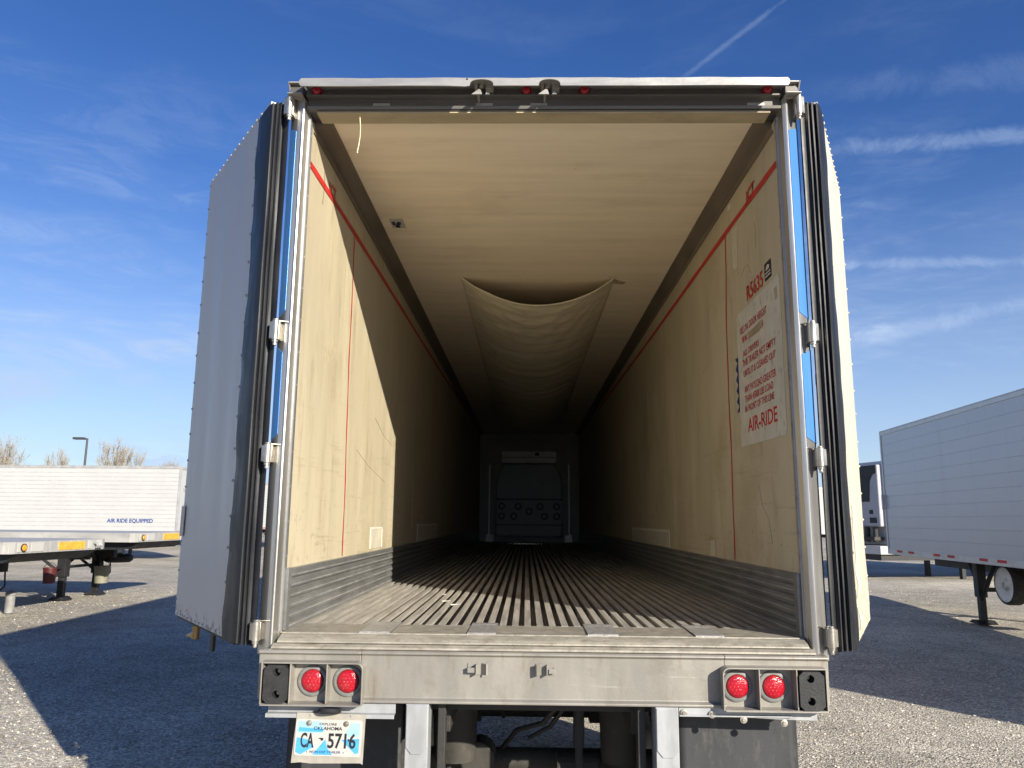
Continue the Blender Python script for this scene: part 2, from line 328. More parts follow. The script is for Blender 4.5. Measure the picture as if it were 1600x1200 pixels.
# ------------------------------------------------------------------ mesh builder
class MB:
    def __init__(self, oz=0.0):
        self.v = []; self.f = []; self.mi = []; self.oz = oz
    def add(self, vs, fs, mi=0):
        n = len(self.v)
        self.v += [(p[0], p[1], p[2] + self.oz) for p in vs]
        self.f += [tuple(i + n for i in f) for f in fs]
        self.mi += [mi] * len(fs)
        return self
    def box(self, x0, x1, y0, y1, z0, z1, mi=0, X=None):
        vs = [V((x, y, z)) for z in (z0, z1) for y in (y0, y1) for x in (x0, x1)]
        if X is not None:
            vs = [X(p) for p in vs]
        return self.add(vs, [(0, 2, 3, 1), (4, 5, 7, 6), (0, 1, 5, 4), (2, 6, 7, 3), (0, 4, 6, 2), (1, 3, 7, 5)], mi)
    def prism(self, poly, to3, a, b, mi=0, caps=True):
        """poly: 2-D outline; to3(p, s) -> 3-D; swept from s=a to s=b"""
        n = len(poly)
        vs = [to3(p, a) for p in poly] + [to3(p, b) for p in poly]
        fs = [(i, (i + 1) % n, n + (i + 1) % n, n + i) for i in range(n)]
        if caps:
            fs += [tuple(range(n))[::-1], tuple(range(n, 2 * n))]
        return self.add(vs, fs, mi)
    def cyl(self, p0, p1, r0, r1=None, n=14, mi=0, caps=True):
        r1 = r0 if r1 is None else r1
        p0 = V(p0); p1 = V(p1)
        d = (p1 - p0).normalized()
        a = d.orthogonal().normalized(); b = d.cross(a)
        vs = []
        for p, r in ((p0, r0), (p1, r1)):
            for i in range(n):
                t = 2 * math.pi * i / n
                vs.append(p + (a * math.cos(t) + b * math.sin(t)) * r)
        fs = [(i, (i + 1) % n, n + (i + 1) % n, n + i) for i in range(n)]
        if caps:
            fs += [tuple(range(n))[::-1], tuple(range(n, 2 * n))]
        return self.add(vs, fs, mi)
    def tube(self, pts, r, n=6, mi=0, r_end=None):
        pts = [V(p) for p in pts]
        m = len(pts)
        vs = []; a = None
        for k, p in enumerate(pts):
            d = (pts[min(k + 1, m - 1)] - pts[max(k - 1, 0)]).normalized()
            if a is None:
                a = d.orthogonal().normalized()
            a = (a - d * a.dot(d)).normalized(); b = d.cross(a)
            rr = r if r_end is None else r + (r_end - r) * k / (m - 1)
            for i in range(n):
                t = 2 * math.pi * i / n
                vs.append(p + (a * math.cos(t) + b * math.sin(t)) * rr)
        fs = [(k * n + i, k * n + (i + 1) % n, (k + 1) * n + (i + 1) % n, (k + 1) * n + i) for k in range(m - 1) for i in range(n)]
        fs += [tuple(range(n))[::-1], tuple(range((m - 1) * n, m * n))]
        return self.add(vs, fs, mi)
    def ring(self, c, d, prof, n=28, mi=0):
        """lathe: prof = [(radius, height along d)]"""
        c = V(c); d = V(d).normalized()
        a = d.orthogonal().normalized(); b = d.cross(a)
        m = len(prof)
        vs = []
        for (r, h) in prof:
            for i in range(n):
                t = 2 * math.pi * i / n
                vs.append(c + d * h + (a * math.cos(t) + b * math.sin(t)) * max(r, 1e-5))
        fs = [(k * n + i, k * n + (i + 1) % n, (k + 1) * n + (i + 1) % n, (k + 1) * n + i) for k in range(m - 1) for i in range(n)]
        return self.add(vs, fs, mi)
    def ball(self, c, r, sq=(1, 1, 1), n=8, m=5, mi=0):
        c = V(c); vs = []
        for k in range(m + 1):
            ph = math.pi * k / m
            for i in range(n):
                t = 2 * math.pi * i / n
                vs.append(c + V((math.sin(ph) * math.cos(t) * sq[0], math.sin(ph) * math.sin(t) * sq[1], math.cos(ph) * sq[2])) * r)
        fs = [(k * n + i, (k + 1) * n + i, (k + 1) * n + (i + 1) % n, k * n + (i + 1) % n) for k in range(m) for i in range(n)]
        return self.add(vs, fs, mi)
    def grid(self, fn, nu, nv, mi=0):
        vs = [fn(i / nu, j / nv) for j in range(nv + 1) for i in range(nu + 1)]
        fs = [(j * (nu + 1) + i, j * (nu + 1) + i + 1, (j + 1) * (nu + 1) + i + 1, (j + 1) * (nu + 1) + i) for j in range(nv) for i in range(nu)]
        return self.add(vs, fs, mi)
    def plate(self, outer, holes, to3, a, b, mi=0):
        """flat plate with holes, thickness from s=a to s=b"""
        bm = bmesh.new()
        es = []
        for loop in [outer] + list(holes):
            vv = [bm.verts.new((p[0], p[1], 0)) for p in loop]
            es += [bm.edges.new((vv[i], vv[(i + 1) % len(vv)])) for i in range(len(vv))]
        bmesh.ops.triangle_fill(bm, use_beauty=True, use_dissolve=False, edges=es)
        bm.verts.index_update()
        P = [(v.co.x, v.co.y) for v in bm.verts]
        F = [tuple(v.index for v in f.verts) for f in bm.faces]
        bm.free()
        n = len(P)
        vs = [to3(p, a) for p in P] + [to3(p, b) for p in P]
        fs = [f[::-1] for f in F] + [tuple(i + n for i in f) for f in F]
        self.add(vs, fs, mi)
        for loop in [outer] + list(holes):
            k = len(loop)
            self.add([to3(p, a) for p in loop] + [to3(p, b) for p in loop],
                     [(i, (i + 1) % k, k + (i + 1) % k, k + i) for i in range(k)], mi)
        return self
    def build(self, name, mats, parent=None, bevel=0.0, smooth=None, seg=2, recalc=True):
        me = bpy.data.meshes.new(name)
        me.from_pydata([tuple(p) for p in self.v], [], self.f)
        if not isinstance(mats, (list, tuple)):
            mats = [mats]
        for m in mats:
            me.materials.append(m)
        me.polygons.foreach_set('material_index', self.mi)
        if recalc:
            bm = bmesh.new(); bm.from_mesh(me)
            bmesh.ops.recalc_face_normals(bm, faces=bm.faces)
            bm.to_mesh(me); bm.free()
        o = bpy.data.objects.new(name, me)
        COL.objects.link(o)
        if parent is not None:
            o.parent = parent
        if smooth is not None:
            me.polygons.foreach_set('use_smooth', [True] * len(me.polygons))
            me.set_sharp_from_angle(angle=R(smooth))
        if bevel > 0:
            md = o.modifiers.new('bevel', 'BEVEL')
            md.width = bevel; md.segments = seg; md.limit_method = 'ANGLE'; md.angle_limit = R(40)
        me.update()
        return o

def tag(o, label=None, cat=None, group=None, kind=None):
    if label: o['label'] = label
    if cat: o['category'] = cat
    if group: o['group'] = group
    if kind: o['kind'] = kind
    return o
def thing(name, label, cat, loc=(0, 0, 0), rz=0.0, group=None):
    o = bpy.data.objects.new(name, None)
    o.empty_display_size = 0.3
    COL.objects.link(o)
    o.location = loc; o.rotation_euler = (0, 0, rz)
    return tag(o, label, cat, group)
def text(name, s, mat, parent, origin, xd, yd, height, width=None, depth=0.001, oz=0.0, bold=0.0, space=1.0):
    cu = bpy.data.curves.new('txt', 'FONT')
    cu.body = s; cu.size = 1.0; cu.extrude = 0.0; cu.offset = bold; cu.resolution_u = 3; cu.space_character = space
    ob = bpy.data.objects.new('txt', cu)
    COL.objects.link(ob)
    dg = bpy.context.evaluated_depsgraph_get()
    me = bpy.data.meshes.new_from_object(ob.evaluated_get(dg))
    bpy.data.objects.remove(ob); bpy.data.curves.remove(cu)
    xs = [v.co.x for v in me.vertices]; ys = [v.co.y for v in me.vertices]
    x0, x1, y0, y1 = min(xs), max(xs), 0.0, 0.72
    sy = height / (y1 - y0)
    sx = sy if width is None else width / (x1 - x0)
    xd = V(xd).normalized(); yd = V(yd).normalized(); nn = xd.cross(yd)
    o0 = V(origin) + V((0, 0, oz)) + nn * depth
    for v in me.vertices:
        v.co = o0 + xd * ((v.co.x - x0) * sx) + yd * ((v.co.y - y0) * sy)
    me.materials.clear(); me.materials.append(mat)
    me.name = name
    o = bpy.data.objects.new(name, me)
    COL.objects.link(o); o.parent = parent
    return o
def rrect(x0, x1, z0, z1, r, n=5, corners=(1, 1, 1, 1)):
    """corner order: bl, br, tr, tl"""
    P = []
    for (cx, cz, a0, on) in ((x0 + r, z0 + r, 180, corners[0]), (x1 - r, z0 + r, 270, corners[1]),
                             (x1 - r, z1 - r, 0, corners[2]), (x0 + r, z1 - r, 90, corners[3])):
        if on:
            for k in range(n + 1):
                a = R(a0 + 90 * k / n)
                P.append((cx + r * math.cos(a), cz + r * math.sin(a)))
        else:
            P.append((cx + r * (1 if a0 in (270, 0) else -1), cz + r * (1 if a0 in (0, 90) else -1)))
    return P
def circ(cx, cz, r, n=18):
    return [(cx + r * math.cos(2 * math.pi * i / n), cz + r * math.sin(2 * math.pi * i / n)) for i in range(n)]
XZ = lambda p, s: V((p[0], s, p[1]))      # outline in x,z swept along y
YZ = lambda p, s: V((s, p[0], p[1]))      # outline in y,z swept along x
XY = lambda p, s: V((p[0], p[1], s))      # outline in x,y swept along z

# ------------------------------------------------------------------ ground
def ground_material():
    m = bpy.data.materials.new('gravel_ground')
    m.use_nodes = True
    t = m.node_tree
    b = t.nodes['Principled BSDF']
    b.inputs['Roughness'].default_value = 0.92
    b.inputs['Specular IOR Level'].default_value = 0.2
    co = N(t, 'ShaderNodeTexCoord')
    def vor(s, feat='F1'):
        n = N(t, 'ShaderNodeTexVoronoi'); n.feature = feat
        n.inputs['Scale'].default_value = s
        L(t, co.outputs['Object'], n.inputs['Vector'])
        return n
    def noi(s, d=6):
        n = N(t, 'ShaderNodeTexNoise')
        n.inputs['Scale'].default_value = s; n.inputs['Detail'].default_value = d
        L(t, co.outputs['Object'], n.inputs['Vector'])
        return n.outputs[0]
    v1 = vor(46); v2 = vor(95)
    sp = N(t, 'ShaderNodeSeparateColor'); L(t, v1.outputs['Color'], sp.inputs[0])
    ramp = N(t, 'ShaderNodeValToRGB')
    e = ramp.color_ramp.elements
    e[0].position = 0.0; e[0].color = (0.27, 0.243, 0.20, 1)
    e[1].position = 1.0; e[1].color = (0.74, 0.68, 0.57, 1)
    for p, c in ((0.35, (0.42, 0.378, 0.31)), (0.7, (0.56, 0.508, 0.42))):
        q = ramp.color_ramp.elements.new(p); q.color = c + (1,)
    L(t, sp.outputs[0], ramp.inputs[0])
    big = maprange(t, noi(0.22), 0.35, 0.65, 0.80, 1.12)
    mid = maprange(t, noi(1.6), 0.35, 0.65, 0.88, 1.08)
    mul = N(t, 'ShaderNodeMix', data_type='RGBA', blend_type='MULTIPLY')
    mul.inputs['Factor'].default_value = 1.0
    L(t, ramp.outputs[0], mul.inputs[6])
    bm_ = math_node(t, 'MULTIPLY', big, mid)
    cmb = N(t, 'ShaderNodeCombineColor')
    for i in range(3): L(t, bm_, cmb.inputs[i])
    L(t, cmb.outputs[0], mul.inputs[7])
    L(t, mul.outputs[2], b.inputs['Base Color'])
    h = math_node(t, 'ADD', math_node(t, 'MULTIPLY', v1.outputs['Distance'], -1.0), math_node(t, 'MULTIPLY', v2.outputs['Distance'], -0.5))
    h = math_node(t, 'ADD', h, math_node(t, 'MULTIPLY', noi(3.0), 1.2))
    bp = N(t, 'ShaderNodeBump')
    bp.inputs['Strength'].default_value = 0.9; bp.inputs['Distance'].default_value = 0.02
    L(t, h, bp.inputs['Height']); L(t, bp.outputs[0], b.inputs['Normal'])
    return m
mt['ground'] = ground_material()
g = MB()
def gz(x, y):
    return 0.025 * math.sin(x * 0.7 + 1.3) * math.sin(y * 0.5) * (0 if abs(x) < 2 and y < 3 else 1)
g.grid(lambda u, v: V((-30 + 60 * u, -10 + 70 * v, -0.01 + gz(-30 + 60 * u, -10 + 70 * v))), 160, 180)
# the same sheet reaches on to the horizon
far = 1500
for (x0, x1, y0, y1) in ((-far, -30, -far, far), (30, far, -far, far), (-30, 30, 60, far), (-30, 30, -far, -10)):
    g.add([V((x0, y0, -0.04)), V((x1, y0, -0.04)), V((x1, y1, -0.04)), V((x0, y1, -0.04))], [(0, 1, 2, 3)])
tag(g.build('ground', mt['ground'], smooth=60), kind='structure')

# loose stones (nobody could count them)
st = MB()
oct_f = [(0, 2, 4), (2, 1, 4), (1, 3, 4), (3, 0, 4), (2, 0, 5), (1, 2, 5), (3, 1, 5), (0, 3, 5)]
mstone = []
for nm, c in (('a', (0.52, 0.472, 0.395)), ('b', (0.35, 0.318, 0.262)), ('c', (0.66, 0.615, 0.53))):
    mstone.append(M('stone_' + nm, c, 0.9, 0, 0.2, (9, 9, 9), None, spec=0.2))
def stones(n, x0, x1, y0, y1, smin, smax):
    for _ in range(n):
        x = random.uniform(x0, x1); y = random.uniform(y0, y1)
        s = smin + (smax - smin) * random.random() ** 2.5
        a = random.uniform(0, math.pi)
        ca, sa = math.cos(a), math.sin(a)
        sx, sy, sz = s * random.uniform(.7, 1.3), s * random.uniform(.5, 1.0), s * random.uniform(.35, .7)
        j = lambda: random.uniform(-.25, .25) * s
        z = gz(x, y) - 0.006
        vs = [V((x + px * ca - py * sa + j(), y + px * sa + py * ca + j(), z + pz + j() * .5))
              for px, py, pz in ((-sx, 0, 0), (sx, 0, 0), (0, -sy, 0), (0, sy, 0), (0, 0, sz), (0, 0, -sz))]
        st.add(vs, oct_f, random.choice((0, 0, 1, 1, 2)))
stones(15000, -7.0, -1.2, 1.2, 7.5, 0.004, 0.017)
stones(9000, 1.6, 6.5, 1.0, 8.0, 0.004, 0.017)
stones(4000, 2.0, 12.0, 8.0, 20.0, 0.007, 0.024)
stones(4000, -12.0, -2.0, 7.5, 17.0, 0.007, 0.024)
stones(900, -1.2, 1.6, 1.5, 9.0, 0.008, 0.022)
tag(st.build('gravel_stones', mstone, recalc=False), 'loose pale grey gravel stones scattered over the lot', 'gravel', kind='stuff')

# ------------------------------------------------------------------ the open trailer
T = thing('refrigerated_trailer', 'large open white semi trailer with empty cream interior and both rear doors swung back', 'trailer')
Z = GH
W = 1.245
LEN = 15.6
def mb(): return MB(Z)

# floor: grooved aluminium
f = mb()
n_r = 39
for i in range(n_r):
    x = -W + 0.032 + (2 * W - 0.064) * i / (n_r - 1)
    wob = random.uniform(-.0015, .0015)
    f.box(x - .0168, x + .0168, .335, LEN, -.006 + wob, 0.0 + wob)
    f.box(x - .005, x + .005, .335, LEN, -.055, -.006 + wob)
f.box(-W, W, .30, LEN, -.075, -.055, 1)
f.box(-W - .07, W + .07, .02, LEN + .05, -.20, -.078, 1)
f.build('floor', [mt['tfloor'], mt['subfloor']], T)

# threshold: plate, rounded step, second lip
th = mb()
th.prism([(.34, .0), (.05, -.003), (.05, -.07), (.34, -.07)], YZ, -W + .004, W - .004)
th.prism([(.05, -.008), (.03, -.010), (-.01, -.022), (-.028, -.032), (-.03, -.040), (.05, -.040)], YZ, -W + .006, W - .008)
th.prism([(.05, -.041), (-.035, -.043), (-.06, -.052), (-.062, -.062), (.05, -.062)], YZ, -W - .01, W + .01)
tho = th.build('threshold', mt['thresh'], T, bevel=.003)
for x0, x1 in ((-.87, -.722), (-.352, -.216), (.222, .368), (.732, .868)):
    p = mb()
    p.prism([(.40, .004), (.06, .003), (.052, -.004), (.052, -.0005), (.40, .0005)], YZ, x0, x1)
    p.box(x0 + .004, x1 - .006, .335, .405, -.03, .0045)
    p.build('wear_plate', mt['pad'], tho, bevel=.0015)

# walls: cream lining, white outer skin, corrugated scuff band
for s in (-1, 1):
    wl = mb()
    def wallfn(u, v, s=s):
        y = .075 + (LEN - .075) * u
        z = -.03 + 2.69 * v
        return V((s * (W + .0008 * math.sin(y * 5.1) * math.sin(z * 3)), y, z))
    wl.grid(wallfn, 120, 10)
    wl.box(s * (W + .004), s * (W + .055), .075, LEN, -.05, 2.66)
    wall = wl.build('wall', mt['liner'], T, smooth=40)
    sk = mb()
    sk.box(s * 1.302, s * 1.330, .10, LEN + .05, -.20, 2.80)
    sk.build('outer_panel', mt['white'], T)
    # scuff band with horizontal corrugation
    sc = mb()
    prof = [(.012, -.055)]
    z = .004
    k = 0
    while z < .22:
        prof += [(.012, z), (.012, z + .026), (.002, z + .034), (.002, z + .042), (.013, z + .0435)]
        z += .050
    prof += [(.012, z + .002), (.012, .288), (0, .292)]
    sc.prism([(s * (W - a), zz) for a, zz in prof] + [(s * (W + .003), .292), (s * (W + .003), -.055)],
             lambda p, y: V((p[0], y, p[1])), .075, LEN)
    for q in range(6):
        zz = .012 + q * .048
        sc.prism([(s * (W - .008), zz), (s * (W - .0165), zz + .002), (s * (W - .0165), zz + .007), (s * (W - .008), zz + .009)], lambda p, y: V((p[0], y, p[1])), .116, LEN, 1)
    sc.box(s * (W - .016), s * (W + .003), .066, .115, .002, .294)
    sc.build('scuff_band', [mt['scuff'], mt['ridge']], T)
    # cove along the ceiling corner
    cv = mb()
    cv.prism([(s * (W - .002), 2.615), (s * (W - .006), 2.640), (s * 1.165, 2.674), (s * 1.150, 2.676), (s * 1.150, 2.690), (s * (W + .003), 2.690), (s * (W + .003), 2.615)],
             lambda p, y: V((p[0], y, p[1])), .125, LEN)
    cv.prism([(s * (W - .0015), 2.60), (s * (W - .0055), 2.602), (s * (W - .0055), 2.614), (s * (W - .0015), 2.616)],
             lambda p, y: V((p[0], y, p[1])), .10, LEN)
    cv.build('ceiling_cove', mt['cove'], T, smooth=30)
    # end trim of the lining with screws
    et = mb()
    et.box(s * (W - .003), s * (W + .02), .058, .072, .293, 2.66)
    et.box(s * (W - .002), s * (W + .02), .044, .054, .0, 2.66)
    for k in range(14):
        et.ball((s * (W - .004), .065, .35 + k * .17), .004, n=6, m=3)
    et.build('edge_trim', mt['steel'] if s < 0 else mt['steelframe'], T)

c = mb()
c.grid(lambda u, v: V((-1.20 + 2.40 * u, .118 + (LEN - .118) * v, 2.681 + .0012 * math.sin(v * 90))), 8, 160)
c.box(-W - .06, W + .06, .1, LEN, 2.692, 2.80)
c.build('ceiling', mt['ceil'], T, smooth=40)
rf = mb()
rf.box(-1.33, 1.33, .06, LEN + .05, 2.803, 2.815)
rf.build('roof', mt['white'], T)

# front bulkhead with return air frame, duct and pads
b_ = mb()
b_.box(-W, W, LEN - .02, LEN + .05, -.05, 2.69)
bh = b_.build('bulkhead', M('bulkhead_grey', (0.30, 0.30, 0.30), 0.5, 0, 0.1), T)
b_ = mb()
arch = [(-.82, .12), (.82, .12), (.82, 1.35)] + [(.82 - .30 * (1 - math.cos(R(a))), 1.35 + .55 * math.sin(R(a))) for a in (20, 40, 60, 80)] + \
       [(-.82 + .30 * (1 - math.cos(R(a))), 1.35 + .55 * math.sin(R(a))) for a in (80, 60, 40, 20)] + [(-.82, 1.35)]
b_.prism(arch, XZ, LEN - .22, LEN - .02)
fr = b_.build('air_return_panel', M('return_panel', (0.34, 0.36, 0.38), 0.45, 0, 0.1), bh, bevel=.03)
b_ = mb()
for (x, z) in ((-.68, .86), (-.27, .86), (.27, .86), (.68, .86), (-.68, .62), (-.38, .62), (0, .74), (.38, .62), (.68, .62)):
    b_.ring((x, LEN - .225, z), (0, -1, 0), [(.055, 0), (.055, .012), (.085, .012), (.085, 0)], 16)
b_.box(-.82, .82, LEN - .235, LEN - .221, .40, .42)
b_.box(-.82, .82, LEN - .235, LEN - .221, 1.02, 1.05)
b_.build('panel_emboss', mt['black'], bh)
b_ = mb()
b_.box(-.68, .66, LEN - .42, LEN - .02, 1.92, 2.20)
b_.box(-.68, .66, LEN - .435, LEN - .421, 2.05, 2.06, 1)
b_.box(.14, .24, LEN - .435, LEN - .421, 2.10, 2.17, 1)
b_.build('evaporator_duct', [M('duct_brightened', (0.80, 0.78, 0.72), 0.4, 0, 0.1), mt['black']], bh)  # metal duct whitened: brightness put into the colour where little light reaches
for s in (-1, 1):
    b_ = mb()
    b_.box(s * .98, s * 1.01, LEN - .09, LEN - .021, 0, 1.9)
    b_.box(s * .88, s * 1.06, LEN - .16, LEN - .021, 0, .16)
    b_.build('bulkhead_strut', mt['rail'], bh)

# sagging cloth air chute
ch = mb()
random.seed(3)
wr = [(random.uniform(0, 6.28), random.uniform(14, 30), random.uniform(.0015, .004)) for _ in range(6)]
def chute(u, v):
    t = 2 * u - 1
    y = 2.86 + 9.0 * v
    x0, x1 = -.668, .702
    belly = max(0.0, 1 - abs(t) ** 2.1)
    sag = .245 * (1 - .10 * math.sin(min(v * 4, 1) * 3.14)) * (1 + .35 * max(0, v - .55) * 2)
    if v < .12:
        sag *= 1 - .05 * math.sin(v / .12 * 3.14)
    z = 2.676 - sag * belly
    # fan-like wrinkles from the two hung corners
    for s in (-1, 1):
        dx = (t - s) * .69; dy = y - 2.86
        ang = math.atan2(dy * .55 + .02, abs(dx) + 1e-3)
        rad = math.hypot(dx, dy)
        z += .011 * math.sin(ang * 27 + s) * math.exp(-rad * .9) * min(1, rad * 4) * belly ** .4
    for ph, fr_, am in wr:
        z += am * math.sin(y * fr_ * .55 + 3.0 * t * t + ph) * belly
    z -= .018 * math.exp(-((v - .47) / .01) ** 2) * belly
    yy = y + (.05 * belly if v == 0 else .02 * belly * (1 - v))
    return V((x0 + (x1 - x0) * u, yy, min(z, 2.679)))
ch.grid(chute, 90, 220)
co_ = ch.build('air_chute', mt['fabric'], T, smooth=180, recalc=False)
md = co_.modifiers.new('cloth', 'SOLIDIFY'); md.thickness = .004
ch = mb()
ch.tube([chute(i / 40, 0) + V((0, -.004, 0)) for i in range(41)], .006, 6)
ch.build('chute_hem', mt['fabric'], co_, smooth=60)
ch = mb()
ch.prism([(.70, 2.90), (.82, 2.98), (.80, 3.03), (.705, 3.0)], lambda p, z: V((p[0], p[1], z)), 2.672, 2.680)
ch.tube([(.70, 2.87, 2.676), (.73, 2.90, 2.66), (.735, 2.93, 2.655)], .004, 5)
ch.build('chute_corner_strap', mt['scuffmark'], co_)

# sensor plate in the ceiling
p = mb()
p.box(-1.082, -.985, 1.50, 1.66, 2.672, 2.6805)
po = p.build('sensor_plate', mt['plate'], T, bevel=.002)
p = mb()
p.ball((-1.02, 1.555, 2.668), .017, n=12, m=6)
p.box(-1.05, -1.035, 1.59, 1.61, 2.662, 2.672)
p.box(-1.05, -1.02, 1.612, 1.635, 2.666, 2.672)
p.box(-1.07, -1.048, 1.535, 1.60, 2.6705, 2.6718)
p.build('sensor', mt['ink'], po)

# rear header
h = mb()
h.prism([(.12, 2.684), (.02, 2.680), (.0, 2.684), (-.004, 2.700), (.012, 2.704), (.012, 2.742), (-.022, 2.748), (-.022, 2.758),
         (.0, 2.762), (.0, 2.812), (.12, 2.812)], YZ, -1.258, 1.258)
h.prism([(.118, 2.674), (.010, 2.674), (.004, 2.678), (.118, 2.683)], YZ, -1.20, 1.20)
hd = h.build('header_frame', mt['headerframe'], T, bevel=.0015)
h = mb()
h.prism([(.124, 2.668), (.012, 2.668), (.012, 2.6735), (.124, 2.6735)], YZ, -1.205, 1.205)
h.build('header_strip', mt['trim'], hd)
h = mb()
for x in (-.86, -.31, -.02, 1.13):
    h = mb()
    h.box(x - .045, x + .045, .0085, .0115, 2.707, 2.722)
    h.build('header_sticker', mt['rail'], hd)
# bright rolled lip with two arched cut-outs
h = mb()
ZL, ZH = 2.735, 2.779
top = []
def wavy(x): return .0012 * math.sin(x * 9) + .0010 * math.sin(x * 23 + 1)
low_ = [(-1.262, ZL + .012), (-1.252, ZL)]
def arch_pts(xa, xb):
    m_, hw = (xa + xb) / 2, (xb - xa) / 2
    return [(m_ - hw * math.cos(math.pi * k / 10), ZL + .036 * math.sin(math.pi * k / 10) ** .6) for k in range(11)]
seq = [(-1.0, ZL - .001), (-.7, ZL + .0015), (-.5, ZL)] + [(-.40, ZL - .004)] + arch_pts(-.378, -.255) + [(-.2, ZL)] + arch_pts(-.022, .090) + \
      [(.15, ZL), (.5, ZL - .001), (.9, ZL + .001), (1.252, ZL), (1.262, ZL + .012)]
up = [(1.262, ZH - .012), (1.252, ZH)] + [(x / 20, ZH + wavy(x / 20)) for x in range(24, -25, -1)] + [(-1.252, ZH), (-1.262, ZH - .012)]
h.plate(low_ + seq + up, [circ(-.392, ZL + .036, .006, 8)], XZ, -.138, -.130)
h.add([V((-1.262, -.131, ZH - .004)), V((1.262, -.131, ZH - .004)), V((1.262, .10, 2.8135)), V((-1.262, .10, 2.8135)),
       V((-1.262, -.131, ZH - .001)), V((1.262, -.131, ZH - .001)), V((1.262, .10, 2.8165)), V((-1.262, .10, 2.8165))],
      [(0, 1, 2, 3), (4, 7, 6, 5), (0, 4, 5, 1), (2, 6, 7, 3), (0, 3, 7, 4), (1, 5, 6, 2)])
h.build('header_lip', mt['header'], hd, bevel=.003)
for s in (-1, 1):
    h = mb()
    h.box(s * 1.268, s * 1.345, -.070, .10, 2.735, 2.741)
    h.prism([(-.075, 2.800), (.10, 2.815), (.10, 2.742), (-.03, 2.742)], YZ, s * 1.334, s * 1.342)
    h.prism([(-.075, 2.800), (.10, 2.815), (.10, 2.808), (-.075, 2.792)], YZ, s * 1.266, s * 1.3335)
    h.box(s * 1.268, s * 1.333, -.05, .10, 2.742, 2.80, 1)  # cap core in the darkened steel, its shade painted in
    h.build('corner_cap', [mt['header'] if s > 0 else mt['steelframe'], mt['headerframe']], hd, bevel=.002)
# lock rod keepers under the cut-outs
for x in (-.312, .036):
    k = mb()
    k.box(x - .045, x - .030, -.075, -.001, 2.764, 2.802)
    k.box(x + .012, x + .052, -.060, -.001, 2.766, 2.804)
    k.cyl((x - .01, -.06, 2.770), (x - .01, -.06, 2.803), .012)
    k.prism([(x - .060, 2.712), (x - .004, 2.712), (x - .012, 2.738), (x - .022, 2.742)], XZ, -.096, -.088)
    k.prism([(x + .012, 2.712), (x + .036, 2.712), (x + .026, 2.734)], XZ, -.096, -.088)
    k.box(x - .03, x - .02, -.088, -.001, 2.714, 2.735)
    k.build('lock_keeper', mt['steelframe'], hd, bevel=.001)
for x in (-1.205, -.085, .222, 1.185):
    k = mb()
    k.ring((x, .0, 2.782), (0, -1, 0), [(.026, 0), (.026, .02), (.022, .032), (.010, .038), (0, .039)], 18)
    k.build('marker_lamp', mt['darkred'], hd, smooth=50)

# rear posts
for s in (-1, 1):
    po_ = mb()
    fx, fy = (1.303, -.002) if s < 0 else (1.284, -.010)
    prof = [(1.348, .12), (1.348, .036), (1.345, .031), (fx, fy), *([(fx - .004, fy - .002), (1.279, -.006), (1.276, -.013), (1.270, -.015), (1.265, -.012)] if s < 0 else [(1.279, -.010), (1.270, -.006)]), (1.262, -.002),
            (1.2525, .038), (1.2505, .040), (1.249, .056), (1.30, .058), (1.30, .12)]
    po_.prism([(s * a, b) for a, b in prof], XY, -.10, 2.735)
    post = po_.build('door_post', mt['steel'], T, smooth=25)
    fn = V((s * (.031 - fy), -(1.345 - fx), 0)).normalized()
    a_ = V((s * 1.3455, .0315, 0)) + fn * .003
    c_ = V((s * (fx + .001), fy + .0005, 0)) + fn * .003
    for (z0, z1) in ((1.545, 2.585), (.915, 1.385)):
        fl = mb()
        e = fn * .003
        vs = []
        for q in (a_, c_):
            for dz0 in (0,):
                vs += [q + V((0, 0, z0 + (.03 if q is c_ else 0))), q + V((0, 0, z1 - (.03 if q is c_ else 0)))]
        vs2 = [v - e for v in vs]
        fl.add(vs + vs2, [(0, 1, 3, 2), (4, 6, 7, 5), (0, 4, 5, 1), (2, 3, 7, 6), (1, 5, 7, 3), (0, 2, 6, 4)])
        fl.build('corner_strip', mt['bluestrip'], post)

